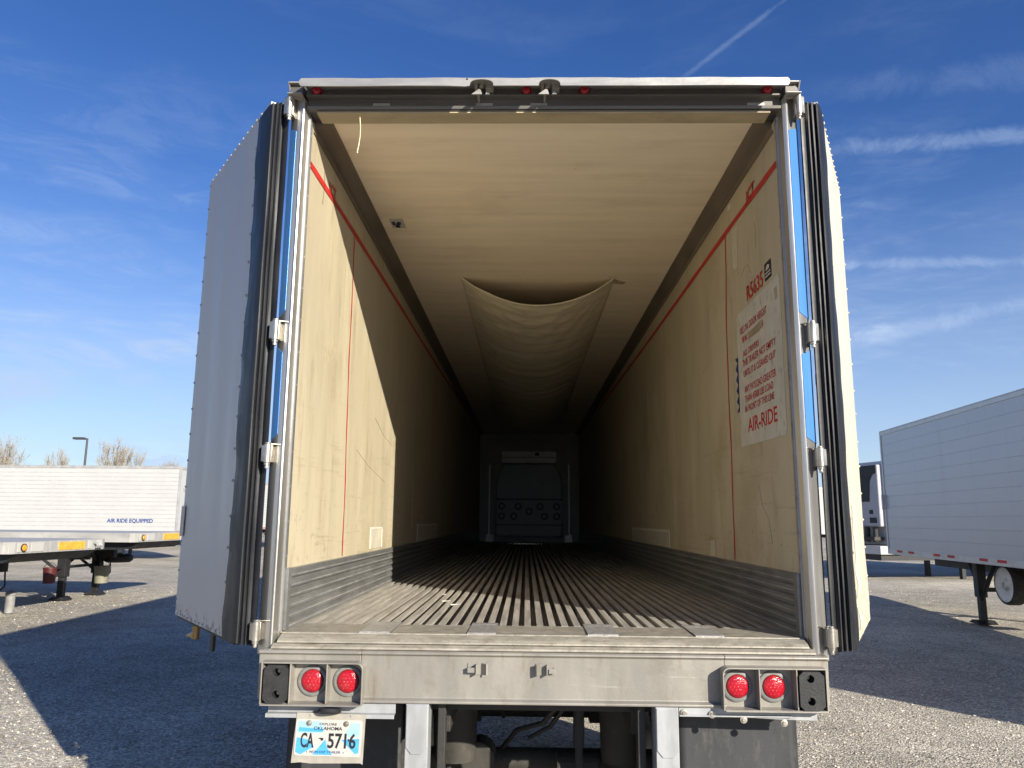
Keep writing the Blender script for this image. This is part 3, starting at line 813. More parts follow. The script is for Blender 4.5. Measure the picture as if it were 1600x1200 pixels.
# rear sill and bumper
bp_ = mb()
bp_.prism([(.05, -.063), (-.078, -.064), (-.086, -.070), (-.086, -.078), (-.072, -.084), (-.072, -.268), (-.094, -.276), (-.094, -.288), (.05, -.288)], YZ, -.83, .83)
bp_.prism([(.05, -.063), (-.078, -.064), (-.086, -.070), (-.086, -.078), (-.072, -.084), (-.066, -.30 + .02), (.05, -.288)], YZ, -1.302, -.8301)
bp_.prism([(.05, -.063), (-.078, -.064), (-.086, -.070), (-.086, -.078), (-.072, -.084), (-.066, -.30 + .02), (.05, -.288)], YZ, .8301, 1.302)
bump = bp_.build('rear_bumper', mt['bumper'], T, bevel=.004)
def light_box(s):
    k = mb()
    xo, xi = s * 1.268, s * .806
    x0, x1 = min(xo, xi), max(xo, xi)
    inner_right = s < 0
    outer = rrect(x0, x1, -.292, -.108, .030, 5, (0, 0, 1 if inner_right else 0, 0 if inner_right else 1))
    innr = rrect(x0 + .006, x1 - .006, -.286, -.114, .026, 5, (0, 0, 1 if inner_right else 0, 0 if inner_right else 1))
    n = len(outer)
    for (ya, yb) in ((-.138, -.066),):
        vs = [V((p[0], ya, p[1])) for p in outer] + [V((p[0], ya, p[1])) for p in innr] + [V((p[0], yb, p[1])) for p in outer] + [V((p[0], yb, p[1])) for p in innr]
        fs = []
        for i in range(n):
            j = (i + 1) % n
            fs += [(i, j, n + j, n + i), (2 * n + i, 3 * n + i, 3 * n + j, 2 * n + j), (i, 2 * n + i, 2 * n + j, j), (n + i, n + j, 3 * n + j, 3 * n + i)]
        k.add(vs, fs)
    k.box(x0 + .004, x1 - .004, -.0715, -.067, -.288, -.112)
    for x in (s * .969, s * 1.135):
        k.box(x - .003, x + .003, -.137, -.072, -.285, -.115)
    # short inward lip along the bottom edge
    k.box(x0 + .006, x1 - .006, -.150, -.1385, -.2925, -.287)
    lb = k.build('lamp_box', mt['bumper'], bump, bevel=.0015)
    return lb
for s in (-1, 1):
    light_box(s)
# band over the boxes out to the corner
for s in (-1, 1):
    for x in (s * .884, s * 1.047):
        lamp = mb()
        zc = -.197
        lamp.ring((x, -.0725, zc), (0, -1, 0), [(.050, 0), (.050, .012), (.046, .017), (.030, .021), (.0, .022)], 30)
        lo = lamp.build('tail_lamp', mt['redlens'], T, smooth=50)
        gr = mb()
        gr.ring((x, -.072, zc), (0, -1, 0), [(.068, 0), (.068, .007), (.063, .011), (.053, .011), (.0495, .006), (.0495, 0)], 30)
        gr.build('grommet', mt['grommet'], lo, smooth=40)
        ld = mb()
        for q in range(-2, 3):
            for r_ in range(-2, 3):
                if abs(q + r_) <= 2:
                    px, pz = .0165 * (q + r_ / 2), .0143 * r_
                    d = .021 - 2.2 * (px * px + pz * pz)
                    ld.ball((x + px, -.0725 - d, zc + pz), .0045, (1, .5, 1), 8, 4)
        ld.build('led_dot', mt['leddot'], lo, smooth=60)
# rubber dock bumpers with two sunk bolts
for s in (-1, 1):
    k = mb()
    xa, xb = s * 1.142, s * 1.252
    x0, x1 = min(xa, xb), max(xa, xb)
    xm = (x0 + x1) / 2
    ch_ = .018
    shp = [(x0 + ch_, -.283), (x1 - ch_, -.283), (x1, -.283 + ch_), (x1, -.120 - ch_), (x1 - ch_, -.120), (x0 + ch_, -.120), (x0, -.120 - ch_), (x0, -.283 + ch_)]
    k.plate(shp, [circ(xm + s * -.005, -.150, .017), circ(xm + s * -.005, -.245, .017)], XZ, -.146, -.072)
    blk = k.build('dock_bumper', mt['rubber2'], T, bevel=.006)
    for zc in (-.150, -.245):
        k = mb()
        k.ring((xm - s * .005, -.085, zc), (0, -1, 0), [(.0165, 0), (.0165, .004), (.009, .004), (.009, .022), (.007, .026), (0, .026)], 12)
        k.build('bolt', mt['bolt'], blk)
# door rod keepers on the bumper face
for x, sg in ((-.292, 1), (.018, -1)):
    k = mb()
    k.box(x - .046, x + .046, -.0765, -.0725, -.163, -.112)
    k.box(x - .008, x - .003, -.108, -.0766, -.160, -.114)
    k.prism([(x + .016, -.0766), (x + .040, -.108), (x + .046, -.104), (x + .024, -.0766)], lambda p, z: V((p[0], p[1], z)), -.160, -.112)
    k.prism([(x - .040, -.0766), (x - .046, -.100), (x - .014, -.102), (x - .014, -.097), (x - .038, -.095), (x - .034, -.0766)], lambda p, z: V((p[0], p[1], z)), -.150, -.128)
    if sg < 0:
        for i, (px, py, pz) in enumerate(list(k.v)):
            k.v[i] = (2 * x - px, py, pz)
    k.build('rod_keeper', mt['bumper'], bump, bevel=.001)

# hinges
HZ = ((2.63, 2.735), (1.412, 1.512), (.798, .890), (-.035, .055))
for s in (-1, 1):
    for i, (z0, z1) in enumerate(HZ):
        k = mb()
        cx, cy = s * 1.338, -.034
        k.cyl((cx, cy, z0), (cx, cy, z1), .0175, n=18)
        k.cyl((cx, cy, z0 - .012), (cx, cy, z0), .014, n=12)
        k.cyl((cx, cy, z0 - .028), (cx, cy, z0 - .012), .010, n=8)
        k.cyl((cx, cy, z1), (cx, cy, z1 + .008), .014, n=12)
        k.box(s * 1.318, s * 1.345, -.030, .046, z0 + .004, z1 - .004)
        ang = V((s * -.02, .05, 0))
        k.prism([(s * 1.345, -.050), (s * 1.368, -.036), (s * 1.384, .045), (s * 1.370, .055), (s * 1.358, -.022), (s * 1.345, -.030)], XY, z0 + .006, z1 - .006)
        k.prism([(s * 1.28, -.004), (s * 1.338, -.030), (s * 1.338, -.001), (s * 1.306, .003)], XY, z1 - .002, z1 + .004)
        hg = k.build('hinge', mt['hinge'], T, bevel=.002, smooth=35)

# doors
def door(O, d, m, t, liner, nm_side):
    O = V((O[0], O[1], 0)); d = V((d[0], d[1], 0)).normalized(); m = V((m[0], m[1], 0)).normalized()
    P = lambda u, w_, z: O + d * u + m * w_ + V((0, 0, z))
    WD, Z0, Z1 = 1.245, -.045, 2.725
    X = lambda p: P(p.x, p.y, p.z)
    k = mb()
    k.box(.012, WD, 0, t - .004, Z0, Z1, X=X)
    dr = k.build('rear_door', mt['white'], T)
    # inner liner sheet, edge slightly ragged
    k = mb()
    nz_ = 60
    def ln(u, v):
        uu = .165 + (WD - .165) * u
        zz = Z0 + .004 + (Z1 - Z0 - .008) * v
        if u == 0:
            uu += .012 * math.sin(v * 13) + .004 * math.sin(v * 41) + .003 * math.sin(v * 97 + 2)
        wob = .0035 * math.sin(zz * 6 + 1) * math.exp(-uu * 4)
        if nm_side == 'R':
            wob += .010 * max(0, .30 - v) * math.sin(zz * 11) + .030 * max(0, .18 - v) * abs(math.sin(uu * 9))
            uu -= .05 * max(0, .10 - v) * (1 + math.sin(zz * 60)) * u * 6
        if nm_side == 'R' and v < .06:
            zz += .012 * abs(math.sin(u * 17)) * (1 - v / .06)
        return P(uu, t + .002 + wob, zz)
    k.grid(ln, 24, nz_)
    k.grid(lambda u, v: ln(u, v) - m * .007, 24, nz_)
    for j in range(nz_):
        for u in (0, 1):
            k.add([ln(u, j / nz_), ln(u, (j + 1) / nz_), ln(u, (j + 1) / nz_) - m * .007, ln(u, j / nz_) - m * .007], [(0, 1, 2, 3)])
    zz = .05
    while zz < 2.70:
        zr = zz + random.uniform(-.012, .012)
        k.ball(P(.198 + random.uniform(-.005, .005), t + .003, zr), .0085, n=8, m=4, mi=1)
        k.ball(P(WD - .012, t + .003, zr), .0075, n=8, m=4, mi=1)
        zz += .165
    uu = .15
    while uu < 1.2:
        k.ball(P(uu, t + .003, Z1 - .014), .0075, n=8, m=4, mi=1)
        k.ball(P(uu, t + .003, Z0 + .016), .0075, n=8, m=4, mi=1)
        uu += .085
    li = k.build('door_liner', [liner, mt['galv'] if nm_side == 'L' else mt['doorliner2']], dr, smooth=40)
    # hinge-side edge: folded gasket swept up the whole edge
    FL = .175
    prof = [(FL, t + .003), (FL - .008, t + .009), (FL * .5, t + .011), (.030, t + .009), (.004, t + .007), (-.010, t + .001),
            (-.024, t - .003), (-.026, t - .009), (-.010, t - .013), (-.007, t - .020), (-.024, t - .025), (-.027, t - .031), (-.010, t - .035),
            (-.007, t - .042), (-.020, t - .046), (-.023, t - .052), (-.008, t - .056), (-.007, .018), (-.024, .012), (-.034, -.002), (-.020, -.010), (.012, -.008)]
    k = mb()
    nzs = 90
    ZG0, ZG1 = Z0 - .018, Z1 + .012
    vs = []
    for j in range(nzs + 1):
        v = j / nzs
        z = ZG0 + (ZG1 - ZG0) * v
        for i, (a, b) in enumerate(prof):
            wv = (.010 * math.sin(z * 5.3 + 1.2) + .006 * math.sin(z * 13 + i) + .004 * math.sin(z * 29)) if i < 3 else .002 * math.sin(z * 9 + i * 1.7)
            top_drop = -.040 * max(0, (b / t)) if v == 1 else (-.025 * max(0, (b / t)) if v > .985 else 0)
            bot = (.018 * (b / t) if v == 0 else 0)
            vs.append(P(a + (wv if i < 2 else wv * .25), b + wv * (.12 if i < 2 else .3), z + top_drop + bot))
    n = len(prof)
    fs = [(j * n + i, j * n + i + 1, (j + 1) * n + i + 1, (j + 1) * n + i) for j in range(nzs) for i in range(n - 1)]
    fs += [tuple(range(n)), tuple(range(nzs * n, nzs * n + n))[::-1]]
    k.add(vs, fs)
    k.build('door_gasket', mt['rubber'], dr, smooth=38)
    # bottom seal and worn edge
    k = mb()
    k.box(.03, WD - .004, .012, t - .010, Z0 - .014, Z0 - .001, X=X)
    k.build('bottom_seal', mt['undersd'], dr, bevel=.003)
    if nm_side == 'L':
        k = mb()
        k.box(WD - .075, WD + .006, t + .0075, t + .014, .42, .60, X=X)
        k.build('door_bracket', mt['steelframe'], dr, bevel=.004)
        k = mb()
        k.cyl(P(.80, t - .02, Z0 - .085), P(.80, t - .02, Z0 - .012), .020, n=14)
        k.cyl(P(.80, t - .02, Z0 - .06), P(.88, t + .01, Z0 - .075), .022, .006, n=10)
        k.build('rod_foot', mt['brass'], dr, bevel=.002)
        k = mb()
        k.box(.50, .56, t - .05, t - .035, Z0 - .11, Z0 - .012, X=X)
        k.build('holdback_tab', mt['black'], dr)
    else:
        # torn liner strip peeling at the lower edge
        k = mb()
        pts = []
        for j in range(26):
            z = .02 + .60 * j / 25
            pts.append((z, .02 * math.sin(j * .9) * (1 - j / 26) + .03 + random.uniform(-.006, .006)))
        vs = []
        for z, b in pts:
            vs += [P(.19, t + .006 + b * .35, z), P(.215, t + .010 + b * .5, z)]
        k.add(vs, [(2 * j, 2 * j + 1, 2 * j + 3, 2 * j + 2) for j in range(25)])
        so = k.build('torn_strip', liner, dr)
        q = so.modifiers.new('t', 'SOLIDIFY'); q.thickness = .003
    # lock rods on the outside face
    for u in (.42, .98):
        k = mb()
        k.cyl(P(u, -.035, Z0 - .05), P(u, -.035, Z1 + .02), .014, n=10)
        for z in (.3, 1.3, 2.4):
            k.box(u - .05, u + .05, -.05, -.001, z - .03, z + .03, X=X)
        k.build('lock_rod', mt['steel'], dr, smooth=40)
    return dr
door((-1.375, .030), (-.590, .807), (-.807, -.590), .085, mt['doorliner'], 'L')
door((1.375, .030), (.447, .8945), (.8945, -.447), .085, mt['doorliner2'], 'R')

# painted lines, lettering, stickers and patches on the walls
def zline(y, s):
    return (2.406 + .0167 * y + .006 * math.sin(y * .9)) if s < 0 else (2.405 + .0125 * y + .006 * math.sin(y * .8 + 1))
for s in (-1, 1):
    k = mb()
    ny = 60
    vs = []
    for j in range(ny + 1):
        y = .080 + 11.6 * j / ny
        zc = zline(y, s)
        hw = .019 + .002 * math.sin(j * 1.3)
        if j > 50: hw *= (61 - j) / 11
        vs += [V((s * (W - .0028), y, zc - hw)), V((s * (W - .0028), y, zc + hw))]
    k.add(vs, [(2 * j, 2 * j + 1, 2 * j + 3, 2 * j + 2) for j in range(ny)])
    o = k.build('red_line', mt['red'], T, recalc=False)
    k = mb()
    vs = []
    nz_ = 50
    for j in range(nz_ + 1):
        z = .300 + (zline(1.14, s) - .300) * j / nz_
        y = 1.215 - .075 * (z - .3) / 2.07 + .010 * math.sin(z * 4 + s) + .004 * math.sin(z * 11)
        if s > 0: y += .03 * math.sin((z - .3) / 2.07 * 3.1)
        hw = .0095 + .002 * math.sin(j * .7)
        vs += [V((s * (W - .0022), y - hw, z)), V((s * (W - .0022), y + hw, z))]
    k.add(vs, [(2 * j, 2 * j + 1, 2 * j + 3, 2 * j + 2) for j in range(nz_)])
    k.build('red_line', mt['red'], T, recalc=False)
text('lettering', 'JCT', mt['red'], T, (W - .002, .64, 2.428), (0, -1, .015), (0, 0, 1), .070, .175, .0030, Z, bold=.022)
text('lettering', 'JCT', mt['red'], T, (-W + .002, .455, 2.422), (0, 1, .10), (0, -.06, 1), .066, .17, .0030, Z, bold=.018)
text('lettering', 'R5635', mt['red'], T, (W - .002, .708, 1.838), (0, -1, 0), (0, 0, 1), .092, .315, .0015, Z, bold=.012)
dec = mb()
dshape = [(.958, .985), (.150, .972), (.133, 1.0), (.127, 1.822), (.90, 1.806), (.935, 1.79), (.948, 1.74)]
dec.prism(dshape, lambda p, x: V((x, p[0], p[1])), W - .0032, W - .0012)
dc = dec.build('wall_sticker', mt['decal'], T)
def dtext(s, y0, z0, hgt, y1, bold=0.010):
    text('lettering', s, mt['red'], dc, (W - .0034, y0, z0), (0, -1, 0), (0, 0, 1), hgt, y0 - y1, .0012, Z, bold=bold)
dtext('105.5 IN. DOOR HEIGHT', .878, 1.668, .045, .350)
dtext('98 IN. DOOR WIDTH', .842, 1.606, .042, .425)
dtext('ALL DRIVERS', .836, 1.522, .038, .515)
dtext('THIS TRAILER NOT EMPTY', .852, 1.462, .042, .232)
dtext('UNTIL IT IS CLEANED OUT', .842, 1.397, .040, .240)
dtext('ANY PAYLOAD GREATER', .838, 1.298, .042, .250)
dtext('THAN 45000 LBS LOAD', .836, 1.240, .041, .305)
dtext('IN FRONT OF THIS LINE', .842, 1.182, .040, .296)
dtext('AIR-RIDE', .800, 1.058, .084, .262, .012)
k = mb()
k.prism([(.70, 1.605), (.50, 1.60), (.43, 1.63), (.45, 1.655), (.56, 1.648), (.69, 1.640)], lambda p, x: V((x, p[0], p[1])), W - .0052, W - .0048)
k.build('smudge', mt['scuffmark'], dc)
k = mb()
k.prism([(.215, 1.762), (.17, 1.764), (.168, 1.70), (.20, 1.695)], lambda p, x: V((x, p[0], p[1])), W - .0052, W - .0034)
k.build('smudge', mt['scuffmark'], dc)
# narrow dark sticker with a diamond pattern, and the small square one
k = mb()
for j in range(5):
    z = 1.545 - j * .068
    k.prism([(1.02, z), (.925, z), (.97, z - .036)], lambda p, x: V((x, p[0], p[1])), W - .0026, W - .0012)
    k.prism([(1.02, z - .068), (.925, z - .068), (.97, z - .032)], lambda p, x: V((x, p[0], p[1])), W - .0026, W - .0012)
k.build('wall_sticker', mt['navy'], T)
k = mb()
k.prism(rrect(.245, .360, 1.845, 1.945, .008, 3), lambda p, x: V((x, p[0], p[1])), W - .0028, W - .0012)
sq = k.build('wall_sticker', mt['ink'], T)
k = mb()
for z in (1.862, 1.880):
    k.box(W - .0042, W - .0029, .258, .345, z, z + .008)
k.prism([(.335, 1.900), (.28, 1.900), (.27, 1.918), (.30, 1.928), (.325, 1.920)], lambda p, x: V((x, p[0], p[1])), W - .0042, W - .0029)
k.build('sticker_mark', mt['decal'], sq)
def patch(s, y0, y1, z0, z1, edge=.014):
    k = mb()
    k.box(s * (W - .004), s * (W - .001), y0, y1, z0, z1)
    o = k.build('wall_patch', mt['patch'], T)
    k = mb()
    for a in ((y0 - edge, y0, z0, z1), (y1, y1 + edge, z0, z1), (y0 - edge, y1 + edge, z1, z1 + edge)):
        k.box(s * (W - .006), s * (W - .001), a[0], a[1], a[2], a[3])
    k.build('patch_edge', mt['patchedge'], o, bevel=.002)
patch(-1, 2.09, 2.54, .310, .455)
patch(1, 3.45, 5.88, .296, .430, .025)
patch(-1, 4.6, 6.4, .295, .46, .02)
k = mb()
k.prism([(.872, 2.12), (.90, 2.10), (.975, 2.13), (.975, 2.385), (.84, 2.375), (.862, 2.30)], lambda p, x: V((x, p[0], p[1])), W - .003, W - .001)
k.build('tape_scrap', mt['patch'], T)
k = mb()
k.prism([(1.70, .30), (1.86, .295), (1.845, .40), (1.72, .41)], lambda p, x: V((x, p[0], p[1])), W - .003, W - .001)
k.build('tape_scrap', mt['patch'], T)
k = mb()
k.box(W - .006, W - .001, .98, 1.03, 2.54, 2.575)
k.build('tape_scrap', mt['patchedge'], T)
# old scribbles and scratches
def scratch(s, pts, r=.0016):
    k = mb()
    k.tube([(s * (W - .001), y, z) for y, z in pts], r, 4)
    return k
k = mb()
random.seed(11)
for _ in range(16):
    y = random.uniform(.55, .95); z = 1.45 + (y - .55) * .35 + random.uniform(-.05, .05)
    k.tube([(-W + .001, y + random.uniform(-.02, .02), z + q * .035) for q in range(3)], .0010, 4)
k.build('scribble_lettering', mt['scuffmark'], T)
for (s, pts) in ((-1, [(.62, 2.29), (.60, 2.2), (.57, 2.08)]), (1, [(.50, 2.25), (.49, 2.18), (.50, 2.10)]), (1, [(.80, 2.02), (.74, 2.06), (.66, 2.05), (.62, 1.98)]),
                 (1, [(.66, .75), (.60, .62), (.50, .55), (.46, .42)]), (-1, [(1.5, 1.0), (1.9, .92), (2.6, .83)]), (-1, [(2.1, 1.3), (2.5, 1.2), (2.9, 1.16)]),
                 (1, [(1.9, 1.62), (1.8, 1.66), (1.72, 1.63)]), (-1, [(2.9, .95), (2.92, .6), (2.95, .32)]), (-1, [(4.2, .9), (4.2, .5), (4.25, .3)])):
    k = mb()
    k.tube([(s * (W - .001), y, z) for y, z in pts], .0012, 4)
    k.build('scratch', mt['scuffmark'], T)

# hanging under the bumper: plate bracket, licence plate, mud flaps, guard
k = mb()
k.box(-1.245, -.663, -.075, -.071, -.335, -.288)
k.box(-1.245, -.663, -.108, -.0755, -.337, -.333)
k.box(-1.245, -.663, -.112, -.108, -.350, -.3325)
br = k.build('plate_bracket', mt['galv'], T, bevel=.001)
k = mb()
PX0, PX1, PZ0, PZ1 = -1.100, -.802, -.508, -.354
tilt = lambda p, y: V((p[0] + (p[1] + .35) * .03, y + .000, p[1] - (p[0] + .95) * .012))
k.plate([(-1.110, -.540), (-1.07, -.536), (-1.02, -.540), (-.80, -.534), (-.790, -.540), (-.790, -.330), (-1.100, -.328)],
        [circ(-1.045, -.340, .0065, 10), circ(-.862, -.340, .0065, 10)], tilt, -.1155, -.1125)
k.build('plate_backing', mt['backing'], br)
k = mb()
k.prism(rrect(PX0, PX1, PZ0, PZ1, .012, 5), tilt, -.1185, -.1160)
lp = k.build('licence_plate', mt['plate'], T)
def pp(x, z, y=-.1187): return tilt((PX0 + x * (PX1 - PX0), PZ0 + z * (PZ1 - PZ0)), y)
def plate_poly(pts, mat, nm, dy=0):
    k = mb()
    k.prism(pts, lambda p, y: pp(p[0], p[1], y), -.1192 - dy, -.1186 - dy)
    return k.build(nm, mat, lp)
plate_poly([(.03, .62), (.40, .62), (.44, .78), (.36, .95), (.05, .95), (.03, .90)], mt['plpale'], 'plate_artwork')
plate_poly([(.05, .66), (.42, .66), (.42, .74), (.05, .78)], mt['plblue'], 'plate_artwork', .0006)
plate_poly([(.02, .10), (.10, .04), (.30, .26), (.22, .44), (.03, .50)], mt['plblue'], 'plate_artwork')
plate_poly([(.28, .04), (.58, .04), (.50, .22), (.46, .46)], mt['plblue'], 'plate_artwork')
plate_poly([(.70, .46), (.97, .50), (.97, .12), (.92, .08), (.80, .28)], mt['plblue'], 'plate_artwork')
plate_poly([(.74, .55), (.97, .55), (.97, .92), (.84, .92), (.78, .72)], mt['plpale'], 'plate_artwork')
def ptext(s, x, z, h_, w_, mat, bold=0):
    a = pp(x, z, -.1200); b = pp(x + w_, z, -.1200); up_ = pp(x, z + .1, -.1200) - a
    text('plate_lettering', s, mat, lp, a, b - a, up_, h_ * (PZ1 - PZ0), w_ * (PX1 - PX0), .0005, Z, bold=bold)
ptext('EXPLORE', .36, .845, .070, .26, mt['ink'])
ptext('OKLAHOMA', .275, .715, .095, .43, mt['ink'], .012)
ptext('CA', .09, .24, .40, .20, mt['ink'], .022)
ptext('5716', .50, .24, .40, .42, mt['ink'], .022)
ptext('NON EXP TRAILER', .24, .09, .065, .46, mt['navy'])
plate_poly([(.36, .50), (.43, .50), (.43, .44), (.40, .42), (.385, .47), (.36, .48)], mt['ink'], 'plate_artwork', .001)
plate_poly([(.80, .50), (.83, .46), (.86, .50), (.84, .42), (.80, .42)], mt['navy'], 'plate_artwork', .001)
plate_poly([(.185, .10), (.205, .10), (.195, .13)], mt['ink'], 'plate_artwork', .001)
plate_poly([(.735, .10), (.755, .10), (.745, .13)], mt['ink'], 'plate_artwork', .001)
for x in (.20, .76):
    k = mb()
    k.ring(pp(x, .90, -.1195), (0, -1, 0), [(.012, 0), (.012, .003), (.006, .004), (.006, .008), (0, .009)], 14)
    k.build('plate_screw', mt['bolt'], lp, smooth=40)
# lamp over the plate
k = mb()
k.ring((-.955, -.115, -.318), (0, -.2, -1), [(.0, -.012), (.045, -.010), (.055, .004), (.045, .012), (0, .013)], 18)
k.build('plate_lamp', mt['black'], br, smooth=40)

# right flap hanger
k = mb()
k.box(.618, 1.235, -.075, -.071, -.325, -.288)
k.prism([(.618, -.290), (1.235, -.290), (1.235, -.340), (1.12, -.338), (.618, -.322)], XZ, -.080, -.0765)
k.box(.618, 1.12, -.092, -.080, -.327, -.321)
hb = k.build('flap_hanger', mt['galv'], T, bevel=.001)
for x, z in ((.640, -.312), (.765, -.318), (.905, -.338), (1.085, -.350)):
    k = mb()
    k.ring((x, -.084, z), (0, -1, 0), [(.016, 0), (.016, .004), (.008, .005), (.008, .010), (0, .010)], 12)
    k.build('hanger_bolt', mt['bolt'], hb, smooth=40)
for x0, x1, y in ((-1.285, -.70, .40), (.650, 1.205, .13)):
    k = mb()
    def fl(u, v, x0=x0, x1=x1, y=y):
        return V((x0 + (x1 - x0) * u, y - .035 * v * v + .006 * math.sin(u * 5 + v * 3), -.315 - .86 * v))
    k.grid(fl, 14, 20)
    o = k.build('mud_flap', mt['flap'], T, smooth=60, recalc=False)
    q = o.modifiers.new('t', 'SOLIDIFY'); q.thickness = .008
# rear impact guard
k = mb()
for s in (-1, 1):
    xa, xb = s * .510, s * .612
    x0, x1 = min(xa, xb), max(xa, xb)
    k.box(x0, x1, -.098, .03, -.86, -.2885)
    k.prism([(x0 + .003, -.292), (x1 - .003, -.292), (x1 - .003, -.470), (x1 - .028, -.500), (x0 + .028, -.500), (x0 + .003, -.470)], XZ, -.103, -.0985)
k.box(-1.15, 1.15, -.098, .0, -.89, -.79)
k.build('rear_impact_guard', mt['galv'], T, bevel=.004)

# undercarriage
k = mb()
for s in (-1, 1):
    k.box(s * .43, s * .49, .12, 12.0, -.46, -.205)
    k.box(s * .44, s * .475, -.02, .05, -.62, -.2885)
k.box(-.60, .60, .055, .10, -.345, -.205)
for y in (.45, 1.9, 3.2, 5.0, 8.0, 11.0):
    k.box(-1.25, 1.25, y, y + .08, -.30, -.205)
k.box(-.65, .65, 12.0, 14.6, -.36, -.205)
k.build('chassis', mt['undersd'], T, bevel=.004)
for y in (1.05, 2.35):
    k = mb()
    k.cyl((-1.05, y, -.85), (1.05, y, -.85), .070, n=20)
    for s in (-1, 1):
        k.box(s * .40, s * .52, y - .12, y + .12, -.93, -.72)
        k.prism([(y - .05, -.80), (y + .65, -.44), (y + .70, -.50), (y + .02, -.92)], YZ, s * .42, s * .50)
        k.cyl((s * .46, y - .22, -.78), (s * .46, y - .22, -.47), .11, .12, n=16)
    ax = k.build('axle', mt['axle'], T, smooth=40)
    if y < 2:
        for p0, p1, r_ in (((-.34, y - .20, -.80), (-.34, y - .02, -.80), .10), ((.10, y - .20, -.83), (.34, y - .20, -.83), .085)):
            k = mb()
            k.cyl(p0, p1, r_, n=18)
            k.build('brake_chamber', mt['axle'], ax, bevel=.012)
    for s in (-1, 1):
        wmb = mb()
        cx = s * .93
        for off in (-.17, .17):
            wmb.ring((cx + off, y, -.85), (1, 0, 0), [(.30, -.12), (.42, -.135), (.485, -.12), (.50, -.08), (.50, .08), (.485, .12), (.42, .135), (.30, .12)], 36)
        tw = wmb.build('wheel', mt['tyre'], T, smooth=40)
        rm = mb()
        for off in (-.17, .17):
            rm.ring((cx + off, y, -.85), (1, 0, 0), [(.30, -.115), (.285, -.10), (.26, 0), (.285, .10), (.30, .115)], 30)
        rm.ring((cx, y, -.85), (1, 0, 0), [(.0, -.05), (.26, -.05), (.26, .05), (0, .05)], 30)
        rm.build('rim', mt['rim'], tw, smooth=40)
k = mb()
k.tube([(.12, .30, -.31), (.10, .36, -.38), (.02, .55, -.52), (-.12, .8, -.62), (-.2, .95, -.75)], .014, 8)
k.build('brake_hose', mt['black'], T, smooth=60)
k = mb()
k.tube([(.16, .30, -.31), (.13, .40, -.40), (.06, .60, -.55), (-.05, .8, -.66)], .012, 8)
k.build('brake_hose', mt['black'], T, smooth=60)
k = mb()
k.tube([(-.25, .30, -.31), (-.27, .5, -.36), (-.22, .8, -.40), (-.2, 1.0, -.6)], .012, 8)
k.build('brake_hose', mt['black'], T, smooth=60)
k = mb()
k.cyl((.205, .5, -.80), (.205, .5, -.30), .020, n=10)
k.cyl((.205, .5, -.62), (.205, .5, -.34), .030, n=10)
k.build('shock_absorber', mt['black'], T, smooth=40)
for s in (-1, 1):
    k = mb()
    k.box(s * .95, s * 1.07, 12.9, 13.02, -1.33, -.205)
    k.box(s * .85, s * 1.17, 12.83, 13.09, -1.35, -1.33)
    k.build('landing_leg', mt['black'], T)

# loose things hanging in or lying on the trailer
k = MB(Z)
k.tube([(-.983, .035, 2.690), (-.979, .035, 2.66), (-.974, .037, 2.60), (-.973, .036, 2.55), (-.977, .034, 2.50), (-.984, .035, 2.455)], .0030, 6)
k.ball((-.984, .035, 2.453), .005, n=6, m=4)
tag(k.build('hanging_string', mt['string'], None, smooth=60), 'short frayed cream string hanging from the top of the open rear doorway', 'string')
for i, (x, y, a, sx) in enumerate(((-.60, 1.45, .4, .030), (-.52, 1.25, .7, .038), (-.66, 1.9, 1.2, .018))):
    k = MB(Z)
    ca, sa = math.cos(a), math.sin(a)
    q = [V((x + px * ca - py * sa, y + px * sa + py * ca, .003 + pz)) for px, py, pz in ((-sx, -.012, 0), (sx, -.009, .003), (sx, .012, .001), (-sx * .8, .011, .004))]
    k.add(q + [p_ + V((0, 0, .0012)) for p_ in q], [(0, 1, 2, 3), (4, 7, 6, 5), (0, 4, 5, 1), (1, 5, 6, 2), (2, 6, 7, 3), (3, 7, 4, 0)])
    tag(k.build('paper_scrap', mt['paper']), ('pale paper scrap on the sunlit grooved floor, middle one of three', 'largest white paper scrap on the grooved trailer floor, nearest the doorway',
        'tiny pale scrap on the grooved floor, farthest into the trailer')[i], 'scrap', 'paper scraps on the trailer floor')

# ------------------------------------------------------------------ other trailers
def ribbed(depth_list, L_, to3, mbx, mi=0):
    mbx.prism(depth_list, to3, 0, L_, mi)
def wheel_at(parent, c, axis, r=.50, wdt=.27, mat_rim='rim', q=.60):
    k = MB()
    c = V(c)
    h_ = wdt / 2
    k.ring(c, axis, [(r * q, -h_ * .9), (r * max(.85, q + .04), -h_), (r * .97, -h_ * .85), (r, -h_ * .5), (r, h_ * .5), (r * .97, h_ * .85), (r * max(.85, q + .04), h_), (r * q, h_ * .9)], 32)
    o = k.build('wheel', mt['tyre'], parent, smooth=40)
    k = MB()
    k.ring(c, axis, [(r * q, h_ * .92), (r * (q - .03), h_ * .80), (r * .36, h_ * .60), (r * .30, h_ * .65), (r * .22, h_ * .92), (r * .16, h_ * .95), (r * .16, h_ * .75), (0, h_ * .7)], 28)
    k.ring(c, axis, [(r * q, -h_ * .92), (r * (q - .03), -h_ * .80), (r * .36, -h_ * .60), (r * .22, -h_ * .92), (0, -h_ * .9)], 28)
    k.build('rim', mt[mat_rim], o, smooth=40)
    return o

